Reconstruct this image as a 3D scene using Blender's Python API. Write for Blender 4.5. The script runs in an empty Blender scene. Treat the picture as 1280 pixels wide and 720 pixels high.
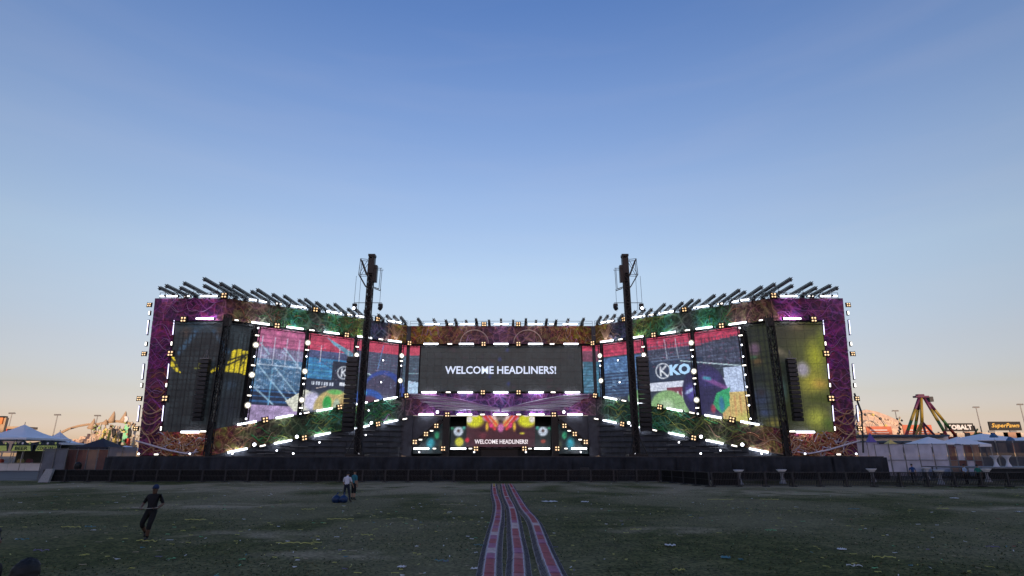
import bpy, bmesh, math, random
import numpy as np
from mathutils import Vector, Matrix
random.seed(7); rng = np.random.default_rng(7)
S = bpy.context.scene
C = S.collection
PI = math.pi
R = math.radians

# ------------------------------------------------------------------ camera, sky, sun, exposure
EYE = Vector((1.9, 0.0, 2.65)); PITCH = R(16.7); FPX = 700.0
cd = bpy.data.cameras.new('camera'); cam = bpy.data.objects.new('camera', cd); C.objects.link(cam)
cd.sensor_width = 36; cd.lens = FPX / 1280 * 36; cd.clip_start = 0.1; cd.clip_end = 9000
cam.location = EYE; cam.rotation_euler = (R(90) + PITCH, 0, 0); S.camera = cam

SUN_AZ = R(177)      # compass-like: 0 = +Y, clockwise seen from above; the sun stands low behind the viewer, a little to the left
SUN_EL = R(3.4)
w = bpy.data.worlds.new('World'); S.world = w; w.use_nodes = True
nt = w.node_tree; bg = nt.nodes['Background']
sky = nt.nodes.new('ShaderNodeTexSky'); sky.sky_type = 'NISHITA'; sky.sun_disc = False
sky.sun_elevation = SUN_EL; sky.sun_rotation = SUN_AZ
sky.air_density = 1.0; sky.dust_density = 0.6; sky.ozone_density = 2.2
tc = nt.nodes.new('ShaderNodeTexCoord'); sx = nt.nodes.new('ShaderNodeSeparateXYZ'); nt.links.new(tc.outputs['Generated'], sx.inputs[0])
cr = nt.nodes.new('ShaderNodeValToRGB'); nt.links.new(sx.outputs['Z'], cr.inputs[0])   # clear dusk air by height: rosy low down, lavender, then blue
for i, (z, c) in enumerate([(0.0, (1.02, 1.04, 2.5)), (.026, (1.03, 1.01, 2.3)), (.054, (1.04, .86, 1.38)), (.094, (1.12, .82, .98)), (.162, (1.34, .92, .95)), (.232, (1.54, 1.08, 1.04)),
                            (.30, (1.72, 1.23, 1.15)), (.435, (1.64, 1.24, 1.27)), (.582, (1.3, 1.12, 1.34)), (.69, (.96, .97, 1.34))]):
    e = cr.color_ramp.elements[i] if i < 2 else cr.color_ramp.elements.new(z)
    e.position = z; e.color = (*c, 1)
mx = nt.nodes.new('ShaderNodeMix'); mx.data_type = 'RGBA'; mx.blend_type = 'MULTIPLY'; mx.inputs[0].default_value = 1
nt.links.new(sky.outputs[0], mx.inputs[6]); nt.links.new(cr.outputs[0], mx.inputs[7])
cn = nt.nodes.new('ShaderNodeTexNoise'); cn.inputs['Scale'].default_value = 2.2; cn.inputs['Detail'].default_value = 7; cn.inputs['Distortion'].default_value = .4
cmap = nt.nodes.new('ShaderNodeMapping'); cmap.inputs['Scale'].default_value = (1, 1, 9); nt.links.new(tc.outputs['Generated'], cmap.inputs[0]); nt.links.new(cmap.outputs[0], cn.inputs['Vector'])
cmr = nt.nodes.new('ShaderNodeMapRange'); cmr.inputs['From Min'].default_value = .45; cmr.inputs['From Max'].default_value = .8; cmr.inputs['To Max'].default_value = .05; nt.links.new(cn.outputs['Fac'], cmr.inputs['Value'])
cmx = nt.nodes.new('ShaderNodeMix'); cmx.data_type = 'RGBA'; nt.links.new(cmr.outputs[0], cmx.inputs[0]); nt.links.new(mx.outputs[2], cmx.inputs[6]); cmx.inputs[7].default_value = (2.3, 2.0, 1.95, 1)   # faint thin haze streaks
nt.links.new(cmx.outputs[2], bg.inputs[0]); bg.inputs[1].default_value = 0.15
sd = bpy.data.lights.new('sun', 'SUN'); sun = bpy.data.objects.new('sun', sd); C.objects.link(sun)
sd.energy = 2.0; sd.angle = R(0.5); sd.color = (1.0, 0.74, 0.50)
sdir = Vector((math.sin(SUN_AZ) * math.cos(SUN_EL), math.cos(SUN_AZ) * math.cos(SUN_EL), math.sin(SUN_EL)))
sun.rotation_euler = (-sdir).to_track_quat('-Z', 'Y').to_euler(); sun.location = sdir * 300
vs = S.view_settings; vs.view_transform = 'Standard'; vs.look = 'None'; vs.exposure = 1.2; vs.gamma = 1.0; vs.use_curve_mapping = False
S.render.engine = 'CYCLES'; S.cycles.use_denoising = True; S.cycles.max_bounces = 5; S.cycles.sample_clamp_indirect = 4.0
S.cycles.use_adaptive_sampling = True

# ------------------------------------------------------------------ helpers
def at(px, py, Y):                       # a point of the place: where the sight line of a photograph pixel meets the upright plane at depth Y
    dx = (px - 640) / FPX; dy = (360 - py) / FPX
    d = Vector((dx, math.cos(PITCH) - dy * math.sin(PITCH), math.sin(PITCH) + dy * math.cos(PITCH)))
    return EYE + d * (Y / d.y)
def gnd(px, py, z=0.0):                  # where it meets the ground
    dx = (px - 640) / FPX; dy = (360 - py) / FPX
    d = Vector((dx, math.cos(PITCH) - dy * math.sin(PITCH), math.sin(PITCH) + dy * math.cos(PITCH)))
    return EYE + d * ((z - EYE.z) / d.z)

class MB:
    def __init__(s): s.v = []; s.f = []; s.m = []
    def add(s, vs, fs, m=0):
        b = len(s.v); s.v += [tuple(v) for v in vs]; s.f += [tuple(b + i for i in f) for f in fs]; s.m += [m] * len(fs); return s
    def box(s, c, d, m=0, M=None):
        x, y, z = d[0] / 2, d[1] / 2, d[2] / 2
        vs = [Vector((i * x, j * y, k * z)) for k in (-1, 1) for j in (-1, 1) for i in (-1, 1)]
        if M is not None: vs = [M @ v for v in vs]
        vs = [v + Vector(c) for v in vs]
        return s.add(vs, [(0, 2, 3, 1), (4, 5, 7, 6), (0, 1, 5, 4), (2, 6, 7, 3), (0, 4, 6, 2), (1, 3, 7, 5)], m)
    def tube(s, pts, r, n=5, m=0, cap=True):
        pts = [Vector(p) for p in pts]; rs = r if isinstance(r, (list, tuple)) else [r] * len(pts)
        rings = []; up = None
        for i, p in enumerate(pts):
            t = (pts[min(i + 1, len(pts) - 1)] - pts[max(i - 1, 0)])
            if t.length < 1e-9: t = Vector((0, 0, 1))
            t.normalize()
            if up is None: up = Vector((0, 0, 1)) if abs(t.z) < .9 else Vector((1, 0, 0))
            a = t.cross(up)
            if a.length < 1e-6: a = t.cross(Vector((0, 1, 0)))
            a.normalize(); b2 = a.cross(t); up = b2
            rings.append([p + (a * math.cos(2 * PI * k / n) + b2 * math.sin(2 * PI * k / n)) * rs[i] for k in range(n)])
        vs = [v for g in rings for v in g]; fs = []
        for i in range(len(pts) - 1):
            for k in range(n): fs.append((i * n + k, i * n + (k + 1) % n, (i + 1) * n + (k + 1) % n, (i + 1) * n + k))
        if cap: fs += [tuple(range(n))[::-1], tuple((len(pts) - 1) * n + k for k in range(n))]
        return s.add(vs, fs, m)
    def bar(s, p, q, wd=.1, ht=None, m=0):
        p, q = Vector(p), Vector(q); ht = ht or wd; d = q - p; L = d.length
        Mx = d.to_track_quat('X', 'Z').to_matrix()
        return s.box((p + q) / 2, (L, wd, ht), m, Mx)
    def lathe(s, prof, n=12, m=0, c=(0, 0, 0), M=None, cap=True):
        vs = []
        for r, z in prof:
            for k in range(n):
                v = Vector((r * math.cos(2 * PI * k / n), r * math.sin(2 * PI * k / n), z))
                if M is not None: v = M @ v
                vs.append(v + Vector(c))
        fs = [(i * n + k, i * n + (k + 1) % n, (i + 1) * n + (k + 1) % n, (i + 1) * n + k) for i in range(len(prof) - 1) for k in range(n)]
        if cap: fs += [tuple(range(n))[::-1], tuple((len(prof) - 1) * n + k for k in range(n))]
        return s.add(vs, fs, m)
    def prism(s, pts, vec, m=0):
        n = len(pts); pts = [Vector(p) for p in pts]; vec = Vector(vec)
        vs = pts + [p + vec for p in pts]
        return s.add(vs, [tuple(range(n)), tuple(range(2 * n - 1, n - 1, -1))] + [(i, i + n, (i + 1) % n + n, (i + 1) % n) for i in range(n)], m)
    def mesh(s, name, mats, off=None, smooth=False):
        me = bpy.data.meshes.new(name)
        vs = s.v if off is None else [(v[0] - off[0], v[1] - off[1], v[2] - off[2]) for v in s.v]
        me.from_pydata(vs, [], s.f)
        for m in (mats if isinstance(mats, (list, tuple)) else [mats]): me.materials.append(m)
        me.polygons.foreach_set('material_index', s.m)
        if smooth: me.polygons.foreach_set('use_smooth', [True] * len(s.f))
        bm = bmesh.new(); bm.from_mesh(me); bmesh.ops.recalc_face_normals(bm, faces=bm.faces); bm.to_mesh(me); bm.free()
        me.update(); return me

def link(name, data, parent=None, loc=(0, 0, 0), rot=(0, 0, 0)):
    o = bpy.data.objects.new(name, data); C.objects.link(o); o.location = loc; o.rotation_euler = rot
    if parent: o.parent = parent
    return o
def tag(o, label=None, cat=None, group=None, kind=None):
    if label: o['label'] = label
    if cat: o['category'] = cat
    if group: o['group'] = group
    if kind: o['kind'] = kind
    return o
def thing(name, label, cat, loc=(0, 0, 0), rz=0, group=None):
    return tag(link(name, None, None, loc, (0, 0, rz)), label, cat, group)
def part(name, mb, mats, parent, world=True, smooth=False):      # world: the shape was laid out in world metres and the parent is not turned
    off = None
    if world and parent is not None:
        off = Vector(parent.location)
        if parent.parent: off = off + Vector(parent.parent.location)
    return link(name, mb.mesh(name, mats, off, smooth), parent)
def solo(name, mb, mats, label, cat, group=None, loc=(0, 0, 0), rot=(0, 0, 0), smooth=False):
    return tag(link(name, mb.mesh(name, mats, None, smooth), None, loc, rot), label, cat, group)
def struct(name, mb, mats, smooth=False):
    return tag(link(name, mb.mesh(name, mats, None, smooth)), kind='structure')
ORD = 'first second third fourth fifth sixth seventh eighth ninth tenth eleventh twelfth thirteenth fourteenth fifteenth sixteenth seventeenth eighteenth nineteenth twentieth twenty-first twenty-second twenty-third twenty-fourth'.split()
def nth(i, n, side='left'):
    return ('leftmost' if side == 'left' else 'topmost') if i == 0 else (('rightmost' if side == 'left' else 'lowest') if i == n - 1 else ORD[i] + ' from the ' + ('left' if side == 'left' else 'top'))

# ------------------------------------------------------------------ materials
def srgb(r, g, b):
    f = lambda c: (c / 255 / 12.92) if c / 255 <= .04045 else ((c / 255 + .055) / 1.055) ** 2.4
    return (f(r), f(g), f(b))
def mat(name, col, rough=.6, metal=0, var=.15, scale=6.0, bump=0.0, spec=.4):
    m = bpy.data.materials.new(name); m.use_nodes = True; t = m.node_tree; p = t.nodes['Principled BSDF']
    p.inputs['Roughness'].default_value = rough; p.inputs['Metallic'].default_value = metal; p.inputs['Specular IOR Level'].default_value = spec
    tcn = t.nodes.new('ShaderNodeTexCoord'); n = t.nodes.new('ShaderNodeTexNoise'); n.inputs['Scale'].default_value = scale; n.inputs['Detail'].default_value = 6
    t.links.new(tcn.outputs['Object'], n.inputs['Vector'])
    r = t.nodes.new('ShaderNodeValToRGB'); t.links.new(n.outputs['Fac'], r.inputs[0])
    r.color_ramp.elements[0].position = .3; r.color_ramp.elements[1].position = .7
    r.color_ramp.elements[0].color = (*[c * (1 - var) for c in col], 1); r.color_ramp.elements[1].color = (*[min(1, c * (1 + var)) for c in col], 1)
    t.links.new(r.outputs[0], p.inputs['Base Color'])
    if bump:
        b = t.nodes.new('ShaderNodeBump'); b.inputs['Strength'].default_value = bump; t.links.new(n.outputs['Fac'], b.inputs['Height']); t.links.new(b.outputs[0], p.inputs['Normal'])
    return m
def glow(name, col, strength, sample=True):
    m = bpy.data.materials.new(name); m.use_nodes = True; t = m.node_tree; p = t.nodes['Principled BSDF']
    p.inputs['Base Color'].default_value = (.6, .6, .6, 1); p.inputs['Roughness'].default_value = .3
    n = t.nodes.new('ShaderNodeTexNoise'); n.inputs['Scale'].default_value = 3
    mxn = t.nodes.new('ShaderNodeMix'); mxn.data_type = 'RGBA'; mxn.inputs[6].default_value = (*col, 1); mxn.inputs[7].default_value = (*[c * .93 for c in col], 1)
    t.links.new(n.outputs['Fac'], mxn.inputs[0]); t.links.new(mxn.outputs[2], p.inputs['Emission Color'])
    p.inputs['Emission Strength'].default_value = strength
    if not sample: m.cycles.emission_sampling = 'NONE'
    return m
BLACK = mat('black_steel', (.018, .018, .02), .45, .3)
DARK = mat('dark_grey_metal', (.05, .05, .055), .5, .4)
ALU = mat('worn_aluminium', (.32, .32, .33), .4, .7)
CLOTH = mat('black_fabric', (.012, .013, .016), .9, 0, .4, 2.0)
STEEL = mat('galvanised_steel', (.2, .2, .21), .5, .6)
SKIRT = mat('stage_skirt_cloth', (.024, .026, .033), .9, 0, .5, .7)
WHITE = mat('white_vinyl', (.62, .63, .66), .6, 0, .06, 1.0)
TUBEW = glow('light_bar_tube', (.84, .89, 1.0), 2.6)
SPILL = glow('hidden_spill_glow', (.84, .89, 1.0), 16.0)
HALO1 = glow('painted_halo_inner', (1.0, .93, .66), .55)
HALO2 = glow('painted_halo_outer', (1.0, .9, .6), .12)
TUBEV = glow('violet_white_tube', (.72, .70, 1.0), 1.3)
SHORTW = glow('strobe_face', (1.0, .92, .82), 1.5)
BLIND = glow('warm_blinder_lamp', (1.0, .62, .28), .75)
SPOT = glow('spotlight_lens', (1.0, .98, .84), 6.0)
DOT = glow('small_lamp_lens', (.88, .90, 1.0), 3.0)

# ------------------------------------------------------------------ ground
# bald sandy spots trodden by the crowd: centre x, y and half sizes in metres
WORN = [(-21, 50, 13, 6), (-8, 53, 12, 5), (22, 44, 10, 5), (-7.5, 21, 3, 1.6), (-23, 29, 8, 1.6), (29, 31, 5, 2), (7.5, 22.5, 2.6, 1.1), (-38, 54, 10, 3), (33, 47, 8, 2.5), (-14, 33, 6, 2.5), (3, 57, 9, 3), (-3, 17, 2.5, .9)]
def ground_mat():
    m = bpy.data.materials.new('worn_turf'); m.use_nodes = True; t = m.node_tree; p = t.nodes['Principled BSDF']; p.inputs['Roughness'].default_value = .95; p.inputs['Specular IOR Level'].default_value = .1
    N = t.nodes.new; Lk = t.links.new
    tcn = N('ShaderNodeTexCoord')
    def noise(sc, det=6, dist=0, stretch=None):
        n = N('ShaderNodeTexNoise'); n.inputs['Scale'].default_value = sc; n.inputs['Detail'].default_value = det; n.inputs['Distortion'].default_value = dist
        if stretch:
            mp = N('ShaderNodeMapping'); mp.inputs['Scale'].default_value = stretch; Lk(tcn.outputs['Object'], mp.inputs[0]); Lk(mp.outputs[0], n.inputs['Vector'])
        else: Lk(tcn.outputs['Object'], n.inputs['Vector'])
        return n
    def ramp(src, stops):
        r = N('ShaderNodeValToRGB'); Lk(src, r.inputs[0])
        for i, (q, c) in enumerate(stops):
            e = r.color_ramp.elements[i] if i < 2 else r.color_ramp.elements.new(q)
            e.position = q; e.color = (*c, 1)
        return r
    big = noise(.11, 5, .6, (1, .8, 1)); fine = noise(9, 8); mid = noise(1.3, 6, .3)
    g = ramp(mid.outputs['Fac'], [(.25, (.040, .045, .016)), (.5, (.072, .076, .027)), (.75, (.125, .116, .048))])
    f = ramp(fine.outputs['Fac'], [(.34, (.4, .42, .42)), (.66, (1.7, 1.65, 1.5))])
    mul = N('ShaderNodeMix'); mul.data_type = 'RGBA'; mul.blend_type = 'MULTIPLY'; mul.inputs[0].default_value = 1; Lk(g.outputs[0], mul.inputs[6]); Lk(f.outputs[0], mul.inputs[7])
    # worn, sandy patches: trodden strip along the barrier plus scattered bald spots
    worn = ramp(big.outputs['Fac'], [(.40, (0, 0, 0)), (.58, (.85, .85, .85))])
    sep = N('ShaderNodeSeparateXYZ'); Lk(tcn.outputs['Object'], sep.inputs[0])
    yr = ramp(N('ShaderNodeMath').outputs[0], [(.35, (0, 0, 0)), (.85, (1, 1, 1))])
    mth = [n for n in t.nodes if n.type == 'MATH'][0]; mth.operation = 'MULTIPLY_ADD'; Lk(sep.outputs['Y'], mth.inputs[0]); mth.inputs[1].default_value = 1 / 45; mth.inputs[2].default_value = -.42
    mx2 = N('ShaderNodeMath'); mx2.operation = 'MULTIPLY'; Lk(worn.outputs[0], mx2.inputs[0])
    ad = N('ShaderNodeMath'); ad.operation = 'ADD'; ad.use_clamp = True; Lk(yr.outputs[0], ad.inputs[0]); ad.inputs[1].default_value = .38; Lk(ad.outputs[0], mx2.inputs[1])
    sand = ramp(fine.outputs['Fac'], [(.3, (.20, .158, .098)), (.7, (.46, .37, .24))])
    out = N('ShaderNodeMix'); out.data_type = 'RGBA'; Lk(mx2.outputs[0], out.inputs[0]); Lk(mul.outputs[2], out.inputs[6]); Lk(sand.outputs[0], out.inputs[7])
    prevc = out.outputs[2]
    wn = noise(.45, 7, .8); wr = ramp(wn.outputs['Fac'], [(.34, (0, 0, 0)), (.58, (1, 1, 1))])
    for (cx, cy, rx, ry) in WORN:
        mp = N('ShaderNodeMapping'); mp.vector_type = 'POINT'; mp.inputs['Location'].default_value = (-cx / rx, -cy / ry, 0); mp.inputs['Scale'].default_value = (1 / rx, 1 / ry, 0); Lk(tcn.outputs['Object'], mp.inputs[0])
        ln = N('ShaderNodeVectorMath'); ln.operation = 'LENGTH'; Lk(mp.outputs[0], ln.inputs[0])
        mr = N('ShaderNodeMapRange'); mr.inputs['From Min'].default_value = .35; mr.inputs['From Max'].default_value = 1.15; mr.inputs['To Min'].default_value = .95; mr.inputs['To Max'].default_value = 0; Lk(ln.outputs['Value'], mr.inputs['Value'])
        ml = N('ShaderNodeMath'); ml.operation = 'MULTIPLY'; Lk(mr.outputs[0], ml.inputs[0]); Lk(wr.outputs[0], ml.inputs[1])
        mm = N('ShaderNodeMix'); mm.data_type = 'RGBA'; Lk(ml.outputs[0], mm.inputs[0]); Lk(prevc, mm.inputs[6]); Lk(sand.outputs[0], mm.inputs[7]); prevc = mm.outputs[2]
    Lk(prevc, p.inputs['Base Color'])
    b = N('ShaderNodeBump'); b.inputs['Strength'].default_value = .8; b.inputs['Distance'].default_value = .06; Lk(fine.outputs['Fac'], b.inputs['Height']); Lk(b.outputs[0], p.inputs['Normal'])
    return m
struct('ground', MB().add([(-4000, -4000, 0), (4000, -4000, 0), (4000, 6000, 0), (-4000, 6000, 0)], [(0, 1, 2, 3)]), mat('dusty_asphalt', (.09, .085, .085), .9, 0, .25, .4))
lawn = MB(); nx, ny = 90, 66
for j in range(ny + 1):
    for i in range(nx + 1):
        x = -90 + 180 * i / nx; y = -20 + 86 * j / ny
        lawn.v.append((x, y, .02 + .02 * math.sin(x * .7 + 1.3 * math.sin(y * .31)) * math.sin(y * .9 + x * .13)))
for j in range(ny):
    for i in range(nx):
        a = j * (nx + 1) + i; lawn.f.append((a, a + 1, a + nx + 2, a + nx + 1)); lawn.m.append(0)
struct('lawn', lawn, ground_mat(), True)

# ------------------------------------------------------------------ the main stage: plan
XW, XC, XJ = 48.9, 39.2, 16.1            # outer edge, corner, inner junction (half plan)
YW, YC = 78.0, 96.0
ANG = math.atan2(YC - YW, XC - XJ); LA = math.hypot(YC - YW, XC - XJ)
ZT, ZH, ZD = 24.5, 21.3, 2.62            # header top, header bottom, deck
def pt(sec, s, u, z, off=0.0):           # W: u = |x| on a wing, A: u = metres from the corner along the angled wall, C: u = x at the centre
    if sec == 'W':
        return Vector((s * (u + (u - XC) / 9.7 * .85 * (z - 13.5) / 11), YW - off, z))
    if sec == 'A':
        return Vector((s * (XC - u * math.cos(ANG) - off * math.sin(ANG)), YW + u * math.sin(ANG) - off * math.cos(ANG), z))
    return Vector((u, YC - off, z))
def rz(sec, s): return 0.0 if sec != 'A' else (-s * ANG)
def nrm(sec, s): return Vector((0, -1, 0)) if sec != 'A' else Vector((-s * math.sin(ANG), -math.cos(ANG), 0))
def band_top(sec, u): return 5.75 if sec == 'W' else (6.0 + .218 * u if sec == 'A' else 12.75)
def band_bot(sec, u): return ZD + .05 if sec == 'W' else (2.6 + .206 * u if sec == 'A' else 9.15)

def art_mat(name, stops, line, linecol, dark=.16, scale=.5):
    """printed root artwork: colour zones across the stage, tangled lines over it"""
    m = bpy.data.materials.new(name); m.use_nodes = True; t = m.node_tree; p = t.nodes['Principled BSDF']; p.inputs['Roughness'].default_value = .6
    N = t.nodes.new; Lk = t.links.new
    tcn = N('ShaderNodeTexCoord'); tcn.object = stage
    sep = N('ShaderNodeSeparateXYZ'); Lk(tcn.outputs['Object'], sep.inputs[0])
    wob = N('ShaderNodeTexNoise'); wob.inputs['Scale'].default_value = .35; Lk(tcn.outputs['Object'], wob.inputs['Vector'])
    ab = N('ShaderNodeMath'); ab.operation = 'ABSOLUTE'; Lk(sep.outputs['X'], ab.inputs[0])
    ma = N('ShaderNodeMath'); ma.operation = 'MULTIPLY_ADD'; Lk(wob.outputs['Fac'], ma.inputs[0]); ma.inputs[1].default_value = 5.0; Lk(ab.outputs[0], ma.inputs[2])
    dv = N('ShaderNodeMath'); dv.operation = 'MULTIPLY_ADD'; Lk(ma.outputs[0], dv.inputs[0]); dv.inputs[1].default_value = 1 / 50; dv.inputs[2].default_value = -.05
    r = N('ShaderNodeValToRGB'); Lk(dv.outputs[0], r.inputs[0])
    for i, (q, c) in enumerate(stops):
        e = r.color_ramp.elements[i] if i < 2 else r.color_ramp.elements.new(q / 50)
        e.position = q / 50; e.color = (*[min(.8, k_ * .95) for k_ in c], 1)
    hn = N('ShaderNodeTexNoise'); hn.inputs['Scale'].default_value = .8; hn.inputs['Detail'].default_value = 5; hn.inputs['Distortion'].default_value = 1.5; Lk(tcn.outputs['Object'], hn.inputs['Vector'])
    hm = N('ShaderNodeMapRange'); hm.inputs['From Min'].default_value = .3; hm.inputs['From Max'].default_value = .7; hm.inputs['To Min'].default_value = .40; hm.inputs['To Max'].default_value = .60; Lk(hn.outputs['Fac'], hm.inputs['Value'])
    hs = N('ShaderNodeHueSaturation'); hs.inputs['Saturation'].default_value = 1.25; Lk(hm.outputs[0], hs.inputs['Hue']); Lk(r.outputs[0], hs.inputs['Color']); r = hs
    n1 = N('ShaderNodeTexNoise'); n1.inputs['Scale'].default_value = scale * 1.6; n1.inputs['Detail'].default_value = 8; n1.inputs['Distortion'].default_value = 2.2; Lk(tcn.outputs['Object'], n1.inputs['Vector'])
    sh = N('ShaderNodeValToRGB'); Lk(n1.outputs['Fac'], sh.inputs[0])
    sh.color_ramp.elements[0].position = .32; sh.color_ramp.elements[0].color = (dark, dark, dark, 1); sh.color_ramp.elements[1].position = .68; sh.color_ramp.elements[1].color = (1.5, 1.5, 1.5, 1)
    mul = N('ShaderNodeMix'); mul.data_type = 'RGBA'; mul.blend_type = 'MULTIPLY'; mul.inputs[0].default_value = 1; Lk(r.outputs[0], mul.inputs[6]); Lk(sh.outputs[0], mul.inputs[7])
    # stringy lines: ridges of a warped noise
    dist = N('ShaderNodeTexNoise'); dist.inputs['Scale'].default_value = scale * .45; dist.inputs['Detail'].default_value = 3; Lk(tcn.outputs['Object'], dist.inputs['Vector'])
    vadd = N('ShaderNodeMix'); vadd.data_type = 'VECTOR'; vadd.inputs[0].default_value = .35 ; Lk(tcn.outputs['Object'], vadd.inputs[4]); 
    sc5 = N('ShaderNodeVectorMath'); sc5.operation = 'SCALE'; sc5.inputs['Scale'].default_value = 5; Lk(dist.outputs['Color'], sc5.inputs[0]); Lk(sc5.outputs[0], vadd.inputs[5])
    prev = mul.outputs[2]
    for k, (sc, w0) in enumerate(((.3, .03), (.6, .04), (1.2, .05))):
        v = N('ShaderNodeTexVoronoi'); v.feature = 'DISTANCE_TO_EDGE'; v.inputs['Scale'].default_value = sc * line; Lk(vadd.outputs[1], v.inputs['Vector'])
        lr = N('ShaderNodeMapRange'); lr.inputs['From Min'].default_value = 0; lr.inputs['From Max'].default_value = w0; lr.inputs['To Min'].default_value = 1.45 - .3 * k; lr.inputs['To Max'].default_value = 0; Lk(v.outputs['Distance'], lr.inputs['Value'])
        lc = N('ShaderNodeMix'); lc.data_type = 'RGBA'; lc.blend_type = 'MULTIPLY' if linecol is None else 'MIX'
        bright = N('ShaderNodeMix'); bright.data_type = 'RGBA'; bright.inputs[0].default_value = .12; vib = N('ShaderNodeMix'); vib.data_type = 'RGBA'; vib.blend_type = 'MULTIPLY'; vib.inputs[0].default_value = 1; Lk(r.outputs[0], vib.inputs[6]); vib.inputs[7].default_value = (3.4, 3.4, 3.4, 1); Lk(vib.outputs[2], bright.inputs[6]); bright.inputs[7].default_value = (*linecol, 1)
        g2 = N('ShaderNodeMath'); g2.operation = 'MULTIPLY'; g2.use_clamp = True; Lk(lr.outputs[0], g2.inputs[0]); Lk(n1.outputs['Fac'], g2.inputs[1])
        Lk(g2.outputs[0], lc.inputs[0]); Lk(prev, lc.inputs[6]); Lk(bright.outputs[2], lc.inputs[7]); prev = lc.outputs[2]
    Lk(prev, p.inputs['Base Color'])
    b = N('ShaderNodeBump'); b.inputs['Strength'].default_value = .5; b.inputs['Distance'].default_value = .2; Lk(n1.outputs['Fac'], b.inputs['Height']); Lk(b.outputs[0], p.inputs['Normal'])
    return m

stage = thing('main_stage', 'huge concave festival stage clad in purple, green and brown root artwork', 'stage', (0, 78, 0))
HEADER = art_mat('header_root_print', [(0, (.15, .07, .13)), (6, (.16, .085, .085)), (13, (.24, .12, .05)), (18, (.19, .11, .05)), (20.5, (.05, .06, .11)), (23, (.15, .17, .05)), (26, (.055, .17, .085)), (29, (.09, .10, .09)), (32, (.055, .20, .115)), (35, (.14, .10, .085)), (39.0, (.20, .12, .09)), (40.4, (.17, .04, .15)), (46, (.15, .045, .14))], 1.0, (.5, .42, .33))
BANDM = art_mat('band_root_print', [(0, (.20, .11, .26)), (10, (.17, .08, .21)), (14, (.14, .05, .10)), (18, (.05, .09, .06)), (24, (.035, .10, .05)), (30, (.06, .085, .04)), (35, (.13, .10, .06)), (38, (.30, .15, .09)), (44, (.32, .14, .08)), (48, (.20, .07, .13))], 1.2, (.6, .5, .4), .25)
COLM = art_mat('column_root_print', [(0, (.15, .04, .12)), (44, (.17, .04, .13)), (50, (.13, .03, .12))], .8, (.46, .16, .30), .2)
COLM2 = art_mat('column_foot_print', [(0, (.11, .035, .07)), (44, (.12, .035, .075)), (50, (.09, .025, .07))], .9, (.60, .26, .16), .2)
WALLK = mat('dark_riser_paint', (.045, .05, .065), .5, 0, .3, 1.2)

def slab(name, sec, s, a, b, z0a, z1a, z0b, z1b, m, off=0.0, th=.35, parent=stage):
    n = nrm(sec, s)
    q = [pt(sec, s, a, z0a, off), pt(sec, s, b, z0b, off), pt(sec, s, b, z1b, off), pt(sec, s, a, z1a, off)]
    return part(name, MB().prism(q, -n * th), m, parent)
def cuts(a, b, step):
    n = max(1, round((b - a) / step)); return [(a + (b - a) * i / n, a + (b - a) * (i + 1) / n) for i in range(n)]
G = .018                                  # open joint between neighbouring panels
for s in (-1, 1):
    for a, b in cuts(XC + .02, XW, 2.45): slab('header_panel', 'W', s, a + G, b - G, ZH - .1, ZT, ZH - .1, ZT, HEADER, random.uniform(0, .03))
    for a, b in cuts(0.02, LA - .25, 2.45): slab('header_panel', 'A', s, a + G, b - G, ZH, ZT, ZH, ZT, HEADER, random.uniform(0, .03))
    for z0, z1 in cuts(ZD + .1, ZH - .13, 2.3):
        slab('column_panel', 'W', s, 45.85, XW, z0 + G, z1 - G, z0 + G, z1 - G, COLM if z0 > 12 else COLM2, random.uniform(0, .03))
    for a, b in cuts(XC + .02, 45.80, 2.2): slab('root_band_panel', 'W', s, a + G, b - G, ZD + .1, 5.75, ZD + .1, 5.75, BANDM, .35 + random.uniform(0, .05))
    for a, b in cuts(-.25, LA - .3, 2.45):
        slab('root_band_panel', 'A', s, a + G, b - G, band_bot('A', a), band_top('A', a), band_bot('A', b), band_top('A', b), BANDM, .35 + random.uniform(0, .05))
for a, b in cuts(-XJ + .15, XJ - .15, 2.45): slab('header_panel', 'C', 1, a + G, b - G, ZH, ZT, ZH, ZT, HEADER, random.uniform(0, .03))
for a, b in cuts(-XJ + .15, XJ - .15, 2.45):
    slab('root_band_panel', 'C', 1, a + G, b - G, 9.15, 12.75, 9.15, 12.75, BANDM, .35 + random.uniform(0, .04))
# dark backing, roof, deck
for s in (-1, 1):
    slab('backing_wall', 'W', s, XC, XW - .2, ZD, ZT - .3, ZD, ZT - .3, BLACK, -.5, .5)
    slab('backing_wall', 'A', s, 0, LA, ZD, ZT - .3, ZD, ZT - .3, BLACK, -.5, .5)
    slab('side_wall', 'W', s, XW - .5, XW - .05, ZD, ZT - .2, ZD, ZT - .2, COLM, -.4, 5.0)
slab('backing_wall', 'C', 1, -XJ, XJ, 9.3, ZT - .3, 9.3, ZT - .3, BLACK, -.5, .5)
slab('alcove_wall', 'C', 1, -XJ, XJ, ZD, 9.25, ZD, 9.25, CLOTH, -3.2, .3)
roof = MB(); pl = [(-XW + .3, YW + .4), (-XC, YW + .4), (-XJ, YC + .4), (XJ, YC + .4), (XC, YW + .4), (XW - .3, YW + .4), (XW - .3, YW + 8), (XC + 4, YW + 8), (XJ + 3, YC + 8), (-XJ - 3, YC + 8), (-XC - 4, YW + 8), (-XW + .3, YW + 8)]
roof.prism([(x, y, ZT - .28) for x, y in pl], (0, 0, .2)); part('roof', roof, BLACK, stage)
deck = MB(); dp = [(-45.2, 68.2), (45.2, 68.2), (49.2, YW + 8), (XJ + 3, YC + 9), (-XJ - 3, YC + 9), (-49.2, YW + 8)]
deck.prism([(x, y, ZD - .12) for x, y in dp], (0, 0, .12)); part('deck', deck, WALLK, stage)
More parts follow.
